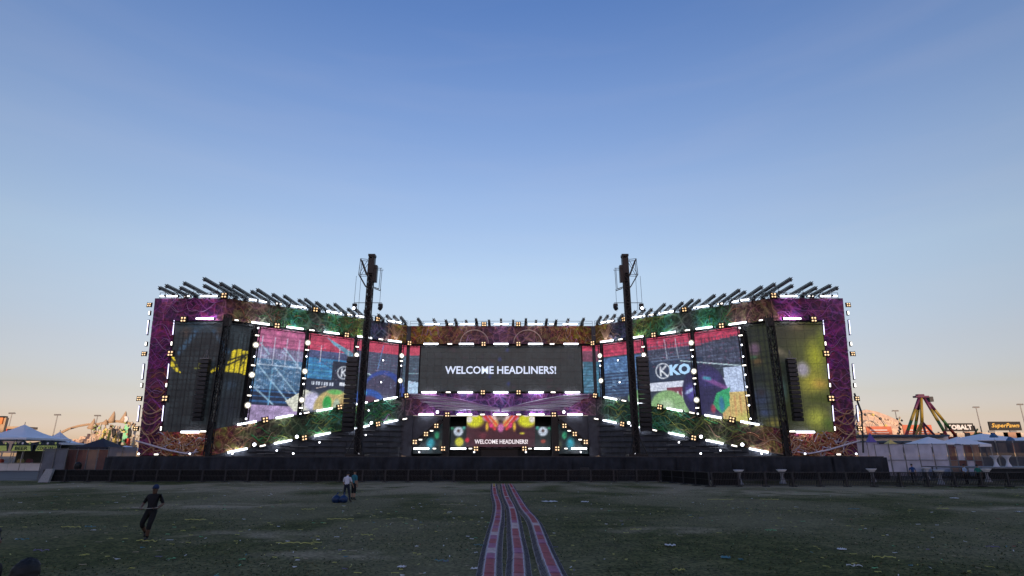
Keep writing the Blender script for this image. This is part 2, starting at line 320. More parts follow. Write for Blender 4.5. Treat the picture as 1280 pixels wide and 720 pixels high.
rim = MB(); rim.box((0, 68.14, ZD - .05), (90.4, .08, .1)); part('deck_edge', rim, DARK, stage)
rim = MB(); rim.box((0, 69.2, 1.24), (90, .2, 2.44)); part('under_deck_wall', rim, CLOTH, stage)
for s in (-1, 1):
    rim = MB(); rim.box((s * XJ, YC + .1, (ZD + ZT) / 2), (.7, .9, ZT - ZD - .2)); part('junction_post', rim, WALLK, stage)
# skirt: black cloth hung from the deck edge in soft folds, in lengths
for a, b in cuts(-45.2, 45.2, 6.0):
    mb = MB(); n = 40; k0 = len(mb.v); ph = random.uniform(0, 9); sag = random.uniform(.1, .35)
    for j in range(7):
        for i in range(n + 1):
            x = a - .12 + (b - a + .24) * i / n; tt = j / 6; z = (ZD - .14) * (1 - tt) + .02
            y = 68.0 - (.06 + .2 * tt) * (math.sin(i * 1.1 + ph + 1.5 * tt) + .7 * math.sin(i * .43 + 2 * ph - 2 * tt)) - sag * math.sin(PI * tt) * math.sin(PI * i / n) - .15
            mb.v.append((x, y, z))
    for j in range(6):
        for i in range(n):
            q = j * (n + 1) + i; mb.f.append((q, q + 1, q + n + 2, q + n + 1)); mb.m.append(0)
    part('skirt_cloth', mb, SKIRT, stage, smooth=True)
# walls under the rising band: dark risers with proud ledges
for s in (-1, 1):
    for a, b in cuts(.3, LA - .1, 2.4):
        slab('riser_panel', 'A', s, a + G, b - G, ZD + .02, band_bot('A', a) + .1, ZD + .02, band_bot('A', b) + .1, WALLK, .05 + random.uniform(0, .03), .3)
    for k in range(6):
        z = 3.2 + k * .85; u0 = max(1.0, (z - 2.2) / .206 + .5)
        if u0 > LA - 3: break
        mb = MB(); mb.prism([pt('A', s, u0, z, .1), pt('A', s, LA - .3, z, .1), pt('A', s, LA - .3, z, .42), pt('A', s, u0, z, .42)], (0, 0, .06)); part('ledge', mb, WALLK, stage)
    for k in range(16):      # bare metal step edges catching the light
        u = random.uniform(6, LA - 4); z = random.uniform(ZD + .3, max(ZD + .6, band_bot('A', u) - .5)); l_ = random.uniform(.6, 2.6)
        mb = MB(); mb.prism([pt('A', s, u, z, .3), pt('A', s, min(LA - .4, u + l_), z, .3), pt('A', s, min(LA - .4, u + l_), z, .46), pt('A', s, u, z, .46)], (0, 0, .05)); part('step_edge', mb, ALU, stage)
    # light columns between the screens
    for u in (4.4, 11.75, 19.6, 27.6):
        mb = MB(); zb = band_top('A', u) - .4; wdt = .66
        for e in (-1, 1):
            p0 = pt('A', s, u + e * wdt / 2, zb, .9); p1 = pt('A', s, u + e * wdt / 2, ZH + .1, .9); mb.bar(p0, p1, .12)
        for k in range(int((ZH - zb) / 1.1)):
            z = zb + k * 1.1; mb.bar(pt('A', s, u - wdt / 2, z, .9), pt('A', s, u + wdt / 2, z + 1.1, .9), .07); mb.bar(pt('A', s, u - wdt / 2, z, .9), pt('A', s, u + wdt / 2, z, .9), .07)
        mb.prism([pt('A', s, u - .2, zb, .65), pt('A', s, u + .2, zb, .65), pt('A', s, u + .2, ZH, .65), pt('A', s, u - .2, ZH, .65)], -nrm('A', s) * .2)
        part('light_column', mb, BLACK, stage)
    # truss tower in front of the corner
    cx, cy = s * (XC - 1.2), YW - 1.5; mb = MB(); hw = .34
    for ex in (-1, 1):
        for ey in (-1, 1): mb.tube([(cx + ex * hw, cy + ey * hw, ZD), (cx + ex * hw, cy + ey * hw, ZH + .3)], .07, 5)
    for k in range(18):
        z0 = ZD + k * 1.03; z1 = z0 + 1.03; e = 1 if k % 2 else -1
        for ey in (-1, 1): mb.tube([(cx - e * hw, cy + ey * hw, z0), (cx + e * hw, cy + ey * hw, z1)], .045, 4); mb.tube([(cx - hw, cy + ey * hw, z1), (cx + hw, cy + ey * hw, z1)], .045, 4)
        for ex in (-1, 1): mb.tube([(cx + ex * hw, cy - e * hw, z0), (cx + ex * hw, cy + e * hw, z1)], .045, 4)
    mb.box((cx, cy, ZD + 2.2), (.5, .5, 4.4)); mb.box((cx, cy, 20.6), (.9, .7, 1.2)); mb.box((cx - s * .1, cy + .3, 12), (.16, .16, 13))
    part('corner_truss', mb, BLACK, stage)
    # black batten truss just under the header
    for sec, a, b, zz in (('W', XC + .2, 46.0, ZH - .35), ('A', .4, LA - .4, ZH - .15)):
        mb = MB()
        for oz in (0, -.5):
            mb.tube([pt(sec, s, a, zz + oz, .55), pt(sec, s, b, zz + oz, .55)], .06, 5)
        nn = int(b - a)
        for k in range(nn): mb.tube([pt(sec, s, a + (b - a) * k / nn, zz - (.5 if k % 2 else 0), .55), pt(sec, s, a + (b - a) * (k + 1) / nn, zz - (0 if k % 2 else .5), .55)], .04, 4)
        part('batten_truss', mb, BLACK, stage)
mb = MB(); nn = 32
for oz in (0, -.5): mb.tube([(-XJ + .3, YC - .55, ZH - .15 + oz), (XJ - .3, YC - .55, ZH - .15 + oz)], .06, 5)
for k in range(nn): mb.tube([(-XJ + .3 + k, YC - .55, ZH - .15 - (.5 if k % 2 else 0)), (-XJ + 1.3 + k, YC - .55, ZH - .15 - (0 if k % 2 else .5))], .04, 4)
part('batten_truss', mb, BLACK, stage)
# roof railing: wire along the roof edge
for sec, s, a, b in (('W', -1, XC, XW - .3), ('A', -1, 0, LA), ('C', 1, -XJ, XJ), ('A', 1, 0, LA), ('W', 1, XC, XW - .3)):
    mb = MB(); n = max(3, int(abs(b - a) / 2.2))
    for k in range(n + 1):
        u = a + (b - a) * k / n; mb.bar(pt(sec, s, u, ZT - .1, -.6), pt(sec, s, u, ZT + 1.0, -.6), .05)
    for z in (ZT + .55, ZT + 1.0): mb.tube([pt(sec, s, a, z, -.6), pt(sec, s, b, z, -.6)], .03, 4)
    part('roof_railing', mb, DARK, stage)

# alcove: pillars, slanting stairs with light ladder, DJ desk
for s in (-1, 1):
    mb = MB(); mb.box((s * 9.0, YC - .3, (ZD + 9.15) / 2), (1.1, 1.0, 9.1 - ZD)); part('pillar', mb, BLACK, stage)
    mb = MB(); mb.box((s * 15.3, YC - .2, (ZD + 9.15) / 2), (1.4, .5, 9.1 - ZD)); part('pillar', mb, WALLK, stage)
    mb = MB(); p0 = Vector((s * 14.4, 94.9, 4.2)); p1 = Vector((s * 9.7, 94.9, 8.2)); dirv = (p1 - p0).normalized(); up = Vector((-dirv.z * s * -1, 0, abs(dirv.x)))
    mb.bar(p0, p1, .3, .8); part('stair_stringer', mb, BLACK, stage)
    for k in range(9):
        q = p0.lerp(p1, (k + .5) / 9); mb = MB(); mb.box((q.x, 95.4, q.z + .15), (.62, .9, .07)); part('stair_tread', mb, DARK, stage)
    mb = MB(); mb.prism([(s * 14.6, 95.9, 3.0), (s * 16.0, 95.9, 3.0), (s * 16.0, 95.9, 9.1), (s * 9.7, 95.9, 9.1), (s * 9.7, 95.9, 8.6), (s * 14.6, 95.9, 4.4)], (0, .3, 0)); part('stair_wall', mb, WALLK, stage)
mb = MB(); mb.box((0, 89.5, ZD + .55), (5.6, 1.1, 1.1)); mb.box((0, 89.3, ZD + 1.14), (6.0, 1.5, .08)); 
dj = thing('dj_desk', 'black DJ desk in the middle of the stage under the lower screen', 'desk', (0, 89.5, ZD)); part('desk_body', mb, BLACK, dj)
for k in (-1.7, -.6, .6, 1.7):
    mb = MB(); mb.box((k, 89.2, ZD + 1.24), (.75, .7, .12)); part('player', mb, DARK, dj)

# roots: real tubes twisting over the printed panels
def vine(sec, s, u, z, du, dz, r, name, m, n=7, wob=.6, lo=None, hi=None):
    pts = []; off = .42 if name == 'root' else .08; a1, a2 = random.uniform(0, 6), random.uniform(0, 6)
    for k in range(n):
        t = k / (n - 1); uu = u + du * t; zz = z + dz * t + wob * math.sin(a1 + t * 5) * .6
        if lo is not None: zz = min(max(zz, lo(uu) + .06), hi(uu) - .06)
        pts.append(pt(sec, s, uu, zz, off + .12 + .16 * math.sin(a2 + t * 7)))
    part(name, MB().tube(pts, [r * (1 - .6 * k / (n - 1)) for k in range(n)], 4), m, stage)
RT = [mat('root_tan', (.58, .36, .22), .7), mat('root_orange', (.46, .20, .10), .7), mat('root_mauve', (.42, .22, .42), .7), mat('root_green', (.07, .34, .10), .7), mat('root_olive', (.30, .34, .08), .7), mat('root_pale', (.60, .54, .62), .7), mat('root_teal', (.07, .40, .24), .7), mat('root_purple', (.40, .09, .38), .7)]
for s in (-1, 1):
    for k in range(76):      # wing foot
        vine('W', s, random.uniform(39.5, 46.5), random.uniform(2.9, 5.2), random.choice((-1, 1)) * random.uniform(1.2, 3.2) * .8, random.uniform(-1.2, 1.4), random.uniform(.05, .13), 'root', random.choice(RT[:2] + RT[:2] + RT[5:6]), 7, .7, lambda u: ZD, lambda u: 5.9)
    for k in range(66):
        u = random.uniform(.2, LA - 4); m = random.choice(RT[:2]) if u < 5 else random.choice((RT[4], RT[3], RT[4], RT[0]) if u < 12 else ((RT[3], RT[3], RT[6], RT[4]) if u < 25 else (RT[1], RT[2], RT[5])))
        vine('A', s, u, random.uniform(band_bot('A', u), band_top('A', u)), random.uniform(1.2, 3.8), random.uniform(-.6, 1.6), random.uniform(.04, .1), 'root', m, 7, .8, lambda x: band_bot('A', x), lambda x: band_top('A', x) + .1)
    # column vines: sweeping loops low down
    for k in range(16):
        z = random.uniform(2.9, 13)
        vine('W', s, random.choice((46.0, 48.8)), z, 0, 0, .01, 'vine', RT[0]) if False else vine('W', s, 46.0, z, 2.8, random.uniform(-1.5, 1.5), random.uniform(.04, .09), 'vine', random.choice((RT[0], RT[1], RT[1], RT[2]) if z < 9 else (RT[7], RT[1], RT[2])), 7, random.uniform(.5, 1.5), lambda u: ZD, lambda u: 21)
    for k in range(12):
        z = random.uniform(12, 21); vine('W', s, 46.0, z, 2.8, random.uniform(-2, 2), random.uniform(.03, .07), 'vine', random.choice((RT[7], RT[7], RT[2])), 7, 1.2, lambda u: ZD, lambda u: 21.2)
    for k in range(14):      # wing header
        vine('W', s, random.uniform(39.4, 46), random.uniform(21.3, 24.2), random.uniform(1.5, 3.0), random.uniform(-2, 2), random.uniform(.04, .09), 'vine', random.choice((RT[7], RT[7], RT[2])), 7, .9, lambda u: ZH - .05, lambda u: ZT)
    for k in range(70):      # angled header: tufts that fan out of knots
        u = random.choice((1.5, 6.5, 8, 15, 17.5, 20, 26.5)) + random.uniform(-1.6, 1.6); u = max(.1, u)
        m = random.choice(RT[:2] + RT[4:5]) if u < 4 else (random.choice((RT[3], RT[6], RT[6], RT[3], RT[1])) if u < 19 else (random.choice((RT[4], RT[4], RT[3])) if u < 23 else random.choice((RT[0], RT[0], RT[1]))))
        vine('A', s, u, random.uniform(21.5, 23.8), random.uniform(-2.2, 2.2) if u > 2.4 else random.uniform(.3, 2), random.uniform(-1.4, 1.6), random.uniform(.025, .065), 'vine', m, 6, .5, lambda x: ZH, lambda x: ZT)
    for k in range(40):
        x = s * random.uniform(5.5, 15.2); vine('C', 1, x, random.uniform(21.5, 24.2), random.uniform(-2.4, 2.4) * .6, random.uniform(-1.4, 1.4), random.uniform(.025, .07), 'vine', random.choice((RT[0], RT[1], RT[1], RT[2])), 6, .7, lambda u: ZH, lambda u: ZT)
    # fan tuft near the junction
    for k in range(9):
        q0 = pt('A', s, 26.9, 21.5, .15); q1 = pt('A', s, 25.4 + .32 * k, 23.9 + .3 * math.sin(k), .2); part('vine', MB().tube([q0, q0.lerp(q1, .5), q1], [.07, .06, .02], 4), RT[0], stage)
    # pale swooshes over the centre of the band, falling to the middle
    for k in range(26):
        pts = []; z0 = 12.65 - .105 * k; x1 = 15.6 - .22 * k
        for q in range(12):
            t = q / 11; x = s * (x1 * (1 - t) + .15); z = z0 - (z0 - 9.9 - .06 * (k % 4)) * (t ** 1.5) * .95 + .18 * math.sin(3 * t + k)
            pts.append(pt('C', 1, x, max(9.35, min(12.6, z)), .46 + .05 * math.sin(4 * t + k)))
        part('swoosh', MB().tube(pts, [.03 + .07 * math.sin(PI * (q + .3) / 12) * (1 + .6 * (k % 3 == 0)) for q in range(12)], 4), random.choice((RT[5], RT[2], RT[5])), stage)
    # pale arch on the centre header
    mb = MB(); mb.tube([(s * 4.65 + 2.45 * math.cos(PI * k / 16), YC - .12, ZH + .1 + 2.35 * math.sin(PI * k / 16)) for k in range(17)], .085, 6); part('arch', mb, mat('arch_cream', (.62, .45, .40), .6), stage)
    # long pale root crossing the wing foot
    part('root', MB().tube([pt('W', s, 48.8, 4.6, .9), pt('W', s, 46.8, 4.1, .9), pt('W', s, 44, 3.4, .9), pt('W', s, 41.3, 2.95, .9), pt('W', s, 39.6, 3.2, .9)], [.10, .12, .12, .1, .06], 6), RT[5], stage)
    for zc, w_ in ((8.6, 1.0), (7.2, 1.2), (5.9, 1.35)):
        part('vine', MB().tube([pt('W', s, 46.1 + 2.7 * k / 10, zc + w_ * .8 * ((k / 10) - .5) ** 2 * 4 - .5, .25 + .3 * math.sin(PI * k / 10)) for k in range(11)], .07, 5), RT[0], stage)

# ------------------------------------------------------------------ stage lights
FIX = {}
REFL = mat('dull_reflector', (.03, .03, .033), .6, .0)
def bar_mesh(L, r):
    h = MB(); h.box((0, .16, 0), (L + .16, .2, .3 if r > .06 else .12)); h.box((-L / 2 - .03, .02, 0), (.06, .3, 3 * r)); h.box((L / 2 + .03, .02, 0), (.06, .3, 3 * r))
    t = MB(); t.tube([(-L / 2 + .01, -.06, 0), (L / 2 - .01, -.06, 0)], r, 8)

    return h.mesh('housing', [BLACK, REFL]), t
ws = MB(); ws.box((0, .285, 0), (2.3, .03, .12)); SPILLM = ws.mesh('hidden_spill_strip', SPILL)  # unseen glowing strip added behind the housing to boost spill on the cladding
h1, t1 = bar_mesh(2.5, .125); BARH, BART = h1, t1.mesh('tube', TUBEW, None, True)
h2, t2 = bar_mesh(2.1, .05); VBARH, VBART = h2, t2.mesh('tube', TUBEV, None, True)
sh = MB(); sh.box((0, .12, 0), (.95, .3, .3)); sl = MB(); sl.box((0, -.06, 0), (.75, .06, .17)); SHH, SHL = sh.mesh('housing', BLACK), sl.mesh('lamp', SHORTW)
sh = MB(); sh.box((0, .12, 0), (.66, .3, .26)); sl = MB(); sl.box((0, -.06, 0), (.5, .06, .15)); SSH, SSL = sh.mesh('housing', BLACK), sl.mesh('lamp', SHORTW)
bh = MB(); bh.box((0, .12, 0), (.84, .26, .84))
for e in (-1, 1): bh.box((e * .44, .12, 0), (.05, .32, .95))
bl = MB(); bl.lathe([(.0, -.03), (.09, -.03), (.12, .0), (.12, .04)], 8, 0, (0, -.03, 0), Matrix.Rotation(PI / 2, 3, 'X')); BLH, BLL = bh.mesh('housing', BLACK), bl.mesh('lamp', BLIND)
ROTX = Matrix.Rotation(PI / 2, 3, 'X')
def can(r, glowm):
    h = MB(); h.lathe([(r * .55, -r * 1.6), (r * 1.0, -r * .9), (r * 1.12, -.0), (r * 1.12, .06), (r * 1.0, .06)], 12, 0, (0, 0, 0), ROTX)
    for e in (-1, 1): h.box((e * r * 1.25, r * .6, 0), (.06, r * .5, r * .7))
    h.box((0, r * 1.5, 0), (r * 2.6, .1, .12))
    g = MB(); g.lathe([(0.0, .13), (r * .5, .115), (r * .9, .075), (r * .92, .06)], 12, 0, (0, 0, 0), ROTX)
    return h.mesh('can', [BLACK, REFL], None, True), g.mesh('lens', glowm, None, True)
SPH, SPL = can(.25, SPOT); DTH, DTL = can(.13, DOT); RDH, RDL = can(.25, DOT)
df = MB(); df.lathe([(.235, .075), (.33, .07)], 18, 0, (0, 0, 0), ROTX, False); df.lathe([(.33, .07), (.46, .05)], 18, 1, (0, 0, 0), ROTX, False); HALO = df.mesh('halo_ring', [HALO1, HALO2])  # added dim glowing rings that imitate the bloom falloff round the lens
def fixture(kind, P, rot, row, roll=0.0):
    nm, hm, lm, cat = {'bar': ('light_bar', BARH, BART, 'light bar'), 'vbar': ('light_tube', VBARH, VBART, 'light tube'), 'strobe': ('strobe_light', SHH, SHL, 'strobe'), 'mini': ('mini_strobe', SSH, SSL, 'strobe'),
                       'blinder': ('blinder_light', BLH, BLL, 'blinder'), 'spot': ('spotlight', SPH, SPL, 'spotlight'), 'dot': ('pin_spot', DTH, DTL, 'pin spot'), 'round': ('wash_light', RDH, RDL, 'wash light')}[kind]
    o = link(nm, None, None, P, (0, 0, 0)); o.rotation_mode = 'XYZ'
    o.rotation_euler = (Matrix.Rotation(rot, 4, 'Z') @ Matrix.Rotation(-roll, 4, 'Y')).to_euler()
    link('housing' if kind not in ('spot', 'dot', 'round') else 'can', hm, o)
    if kind == 'blinder':
        for ex in (-1, 1):
            for ez in (-1, 1): link('lamp', lm, o, (ex * .2, -.02, ez * .2))
    else: link('tube' if 'bar' in kind else ('lens' if kind in ('spot', 'dot', 'round') else 'lamp'), lm, o)
    if kind == 'bar': link('hidden_spill_strip', SPILLM, o)
    if kind == 'spot': link('halo_ring', HALO, o)
    o['category'] = cat
    if isinstance(row, tuple) and row[-1] == 'outer' and kind == 'blinder': o.scale = (.72, .72, .72)
    FIX.setdefault((kind, row), []).append(o)
    return o
SIDE = {-1: 'left', 1: 'right'}
for s in (-1, 1):
    r_ = rz('A', s); nm = SIDE[s] + ' angled '
    def on(kind, sec, u, z, off, row, roll=0.0): fixture(kind, pt(sec, s, u, z, off), rz(sec, s), row, roll)
    for u, k in ((4.0, 'bar'), (7.0, 'strobe'), (9.85, 'bar'), (12.6, 'blinder'), (15.6, 'bar'), (18.2, 'strobe'), (20.5, 'bar'), (23.2, 'blinder'), (26.2, 'bar')):
        on(k, 'A', u, ZT + .26, .3, 'on the ' + nm + 'roof edge')
    for u, k in ((1.4, 'mini'), (4.65, 'bar'), (7.0, 'blinder'), (9.6, 'bar'), (12.2, 'strobe'), (15.3, 'bar'), (17.8, 'blinder'), (20.8, 'bar'), (23.7, 'strobe'), (26.2, 'bar'), (29.0, 'blinder')):
        on(k, 'A', u, ZH - .02, .85, 'under the ' + nm + 'header')
    sl_ = math.atan(.218) * (1 if s < 0 else -1)
    for u, k in ((4.6, 'bar'), (7.0, 'blinder'), (9.6, 'bar'), (12.7, 'strobe'), (15.3, 'bar'), (17.7, 'blinder'), (20.9, 'bar'), (23.7, 'strobe'), (26.1, 'bar'), (29.0, 'blinder')):
        on(k, 'A', u, band_top('A', u) + .05, .8, 'above the ' + nm + 'root band', sl_)
    for u, k in ((3.85, 'bar'), (7.05, 'strobe'), (9.75, 'bar'), (12.75, 'blinder'), (15.35, 'bar'), (18.8, 'strobe'), (21.5, 'bar'), (24.2, 'blinder'), (26.4, 'bar'), (28.9, 'strobe')):
        on(k, 'A', u, band_bot('A', u) - .02, .85, 'below the ' + nm + 'root band', sl_)
    for u in (5.9, 11.6, 20.05, 23.0): on('round', 'A', u, band_bot('A', u) + .35, .95, 'below the ' + nm + 'root band')
    for u, z in ((22.4, 9.6), (22.2, 5.8), (24.3, 17.8), (24.2, 14.2), (15.0, 4.6), (9.0, 3.4)): on('dot', 'A', u, z, .95, 'scattered over the ' + nm + 'wall')
    # columns
    for ci, (u, items) in enumerate(((4.35, [('dot', 20.5), ('mini', 19.4), ('spot', 18.0), ('dot', 16.3), ('mini', 15.05), ('spot', 13.7), ('dot', 12.0), ('mini', 10.8), ('spot', 9.45), ('dot', 7.6)]),
                                     (11.7, [('spot', 19.2), ('mini', 18.1), ('dot', 17.1), ('spot', 14.85), ('mini', 13.8), ('dot', 12.95), ('spot', 10.6), ('mini', 9.45), ('dot', 8.6)]),
                                     (19.6, [('mini', 19.5), ('spot', 18.15), ('dot', 16.1), ('mini', 15.2), ('spot', 13.75), ('dot', 11.7)]),
                                     (27.55, [('spot', 18.9), ('mini', 18.0), ('dot', 17.2), ('spot', 14.7)]))):
        if s > 0 and ci == 0: items = [(('dot' if k == 'spot' else k), z) for k, z in items]
        for k, z in items: on(k, 'A', u, z, 1.12, ('column', s, ci))
    # wing
    on('bar', 'W', 46.9, ZT + .26, .2, 'on the ' + SIDE[s] + ' wing roof edge'); on('strobe', 'W', 44.5, ZT + .26, .2, 'on the ' + SIDE[s] + ' wing roof edge'); on('bar', 'W', 41.6, ZT + .26, .2, 'on the ' + SIDE[s] + ' wing roof edge'); on('blinder', 'W', 39.6, ZT + .35, .3, 'on the ' + SIDE[s] + ' wing roof edge')
    on('bar', 'W', 41.4, ZH - .02, .8, 'at the top of the ' + SIDE[s] + ' wing screen'); on('blinder', 'W', 44.3, ZH - .12, .8, 'at the top of the ' + SIDE[s] + ' wing screen')
    on('bar', 'W', 41.2, 5.72, .75, 'at the foot of the ' + SIDE[s] + ' wing screen'); on('strobe', 'W', 39.4, 5.8, .75, 'at the foot of the ' + SIDE[s] + ' wing screen')
    for x, row in ((49.05, 'outer'), (45.75, 'inner')):
        for z, k in ((20.1 if row == 'inner' else 20.2, 'vbar'), (17.8, 'mini'), (16.4, 'blinder'), (13.9, 'vbar'), (12.0, 'mini'), (10.2, 'blinder'), (8.2, 'vbar'), (6.2, 'mini' if row == 'inner' else 'blinder')) + (((23.5, 'blinder'), (22.3, 'mini')) if row == 'outer' else ()):
            on(k, 'W', x + (.32 if row == 'outer' and k != 'blinder' else (.45 if row == 'outer' else 0)), z, .3 if row == 'inner' else .1, ('up', s, row), PI / 2 - .077 * s if k in ('vbar', 'mini') else 0)
    # small lamps at deck level
    for x, z in ((47.6, 2.92), (40.3, 2.92)): on('dot', 'W', x, z, 1.6, 'at the foot of the ' + SIDE[s] + ' wing')
    on('mini', 'W', 45.1, 2.85, 1.6, 'at the foot of the ' + SIDE[s] + ' wing')
    for x, y in ((33.5, 74.0), (25.8, 74.0), (17.6, 74.0)): fixture('dot', Vector((s * x, y, 2.95)), 0, 'on the deck at the ' + SIDE[s])
for x, k in ((0, 'bar'), (5.95, 'bar'), (-5.95, 'bar'), (12.05, 'bar'), (-12.05, 'bar'), (8.8, 'strobe'), (-8.8, 'strobe'), (3.0, 'blinder'), (-3.0, 'blinder')):
    fixture(k, pt('C', 1, x, ZH - .16, .85), 0, 'above the centre screen')
    fixture(k, pt('C', 1, x, 12.9, .85), 0, 'between centre screen and root band')
    fixture(k, pt('C', 1, x, ZT + .24, .3), 0, 'on the centre roof edge')
for x, k in ((0, 'bar'), (6.0, 'bar'), (-6.0, 'bar'), (12.35, 'bar'), (-12.35, 'bar'), (3.0, 'strobe'), (-3.0, 'strobe'), (8.85, 'blinder'), (-8.85, 'blinder'), (10.5, 'round'), (-10.5, 'round')):
    fixture(k, pt('C', 1, x, 9.25 + (.4 if k == 'round' else 0), .85), 0, 'below the centre root band')
for s in (-1, 1):
    for x, k in ((12.7, 'bar'), (10.6, 'mini'), (9.2, 'blinder'), (6.75, 'bar'), (4.8, 'mini'), (3.9, 'blinder')):
        fixture(k, Vector((s * x, 93.9, 3.8)), 0, 'on the deck under the lower screen')
    for x, z, k in ((10.5, 7.3, 'blinder'), (11.25, 6.5, 'mini'), (12.14, 6.0, 'blinder'), (13.0, 5.1, 'mini'), (13.9, 4.75, 'blinder')):
        fixture(k, Vector((s * x, 94.45, z + .1)), 0, 'on the ' + SIDE[s] + ' slanting stair')
    for x in (12.8, 4.1): fixture('dot', Vector((s * x, 92.5, 3.25)), 0, 'on the deck under the lower screen')
NMF = {'bar': 'long white light bar', 'vbar': 'violet light tube', 'strobe': 'short warm white strobe light', 'mini': 'small warm white strobe', 'blinder': 'four-lamp amber blinder', 'spot': 'dazzling round spotlight', 'dot': 'small white pin spot', 'round': 'round white wash light'}
for (kind, row), L in FIX.items():
    vert = isinstance(row, tuple)
    L.sort(key=(lambda o: -o.location.z) if vert else (lambda o: o.location.x))
    if vert and row[0] == 'column':
        idx = row[2] if row[1] < 0 else 3 - row[2]; ph = 'light column ' + ['nearest the left wing', 'second from left wing', 'beside left speaker mast', 'next left of centre screen', 'next right of centre screen', 'beside right speaker mast', 'second from right wing', 'nearest the right wing'][idx + (0 if row[1] < 0 else 4)]
        ph = 'on the ' + ph
    elif vert: ph = f'on the {row[2]} edge of the {SIDE[row[1]]} wing'
    else: ph = row
    for i, o in enumerate(L):
        o['label'] = (NMF[kind] + ', ' + (nth(i, len(L), 'top' if vert else 'left') + ' ' if len(L) > 1 else '') + ph)
        o['group'] = NMF[kind].split(' ')[-2] + ' ' + NMF[kind].split(' ')[-1] + ' fixtures on the stage'

# cantilevered roof beams, all reaching out towards the crowd
RB = []
def roof_beam(P, L):
    o = link('lighting_outrigger', None, None, P); RB.append(o); o['category'] = 'outrigger'; o['group'] = 'black outrigger beams on the stage roof'
    b = MB(); q = .15
    for ex in (-1, 1):
        for ez in (-1, 1): b.bar((ex * q, 1.0, .55 + ez * q), (ex * q, -L, .55 + ez * q), .08)
    b.box((0, (1.0 - L) / 2, .55), (.2, L + .9, .2))
    link('beam', b.mesh('beam', BLACK), o)
    f = MB(); f.box((0, .5, .12), (.5, .5, .5)); f.bar((-.2, .9, -.3), (-.2, -.4 * L, .4), .06); f.bar((.2, .9, -.3), (.2, -.4 * L, .4), .06); link('foot', f.mesh('foot', DARK), o)
    h = MB(); h.box((0, -L + .2, .3), (.2, .2, .2)); h.bar((0, -L * .55, .35), (0, -L * .55, -.15), .05); h.box((0, -L * .55, -.2), (.22, .3, .24)); h.bar((0, -L + .2, .36), (0, -L * .55, .36), .05); link('hanging_lamp', h.mesh('hanging_lamp', DARK), o)
def rb(P, L, row): o = roof_beam(P, L); RBR.setdefault(row, []).append(RB[-1])
RBR = {}
for s in (-1, 1):
    for x, L in ((46.6, 3.6), (45.2, 4.6), (43.9, 3.6), (42.3, 5.8), (40.4, 4.6)): rb(pt('W', s, x, ZT + .1, -.3), L, SIDE[s] + ' wing roof')
    for u, L in ((.9, 8.4), (2.3, 7.0), (3.8, 6.6), (5.5, 5.2), (7.0, 7.2), (8.5, 5.2), (10.2, 6.2), (11.9, 4.6), (13.3, 5.8), (14.6, 5.0), (16.2, 4.2), (17.8, 5.6), (19.4, 4.0), (20.8, 4.6), (22.3, 4.0), (24.4, 3.6), (26.0, 4.0), (27.4, 4.4), (28.7, 4.2)): rb(pt('A', s, u, ZT + .1, -.6), L + random.uniform(-.4, .4), SIDE[s] + ' angled roof')
    for x, L in ((14.2, 3.5), (11.6, 3.0), (9.6, 2.2), (7.9, 3.0), (6.1, 2.0), (4.3, 3.2), (2.1, 2.2)): rb(pt('C', 1, s * x, ZT + .1, -.6), L, 'centre roof')
rb(pt('C', 1, 0, ZT + .1, -.6), 3, 'centre roof')
for row, L_ in RBR.items():
    L_.sort(key=lambda o: o.location.x)
    for i, o in enumerate(L_): o['label'] = f'black cantilevered beam on the {row}, {nth(i, len(L_))}'

# ------------------------------------------------------------------ speaker masts and line arrays
def line_array(name, label, P, n, wd, ht, parent_group):
    o = thing(name, label, 'speaker array', P, 0, parent_group)
    dz = ht / n
    cab = MB(); cab.prism([(-wd / 2, .35, -dz / 2 + .02), (-wd / 2, -.35, -dz / 2 + .05), (-wd / 2, -.35, dz / 2 - .05), (-wd / 2, .35, dz / 2 - .02)], (wd, 0, 0)); cm = cab.mesh('cabinet', BLACK)
    gr = MB(); gr.box((0, -.37, 0), (wd * .94, .03, dz * .72)); gm = gr.mesh('grille', DARK)
    for k in range(n):
        a = .012 * k * k / max(1, n) * 2
        c = link('cabinet', cm, o, (0, .02 * k * k / n * 1.2, -dz * (k + .5)), (a * .8, 0, 0)); link('grille', gm, c)
    fr = MB(); fr.box((0, 0, .12), (wd, .9, .14)); fr.bar((0, 0, .15), (0, 0, 1.4), .06); fr.bar((-.4, 0, .15), (0, 0, 1.4), .04); fr.bar((.4, 0, .15), (0, 0, 1.4), .04); link('fly_frame', fr.mesh('fly_frame', STEEL), o)
    return o
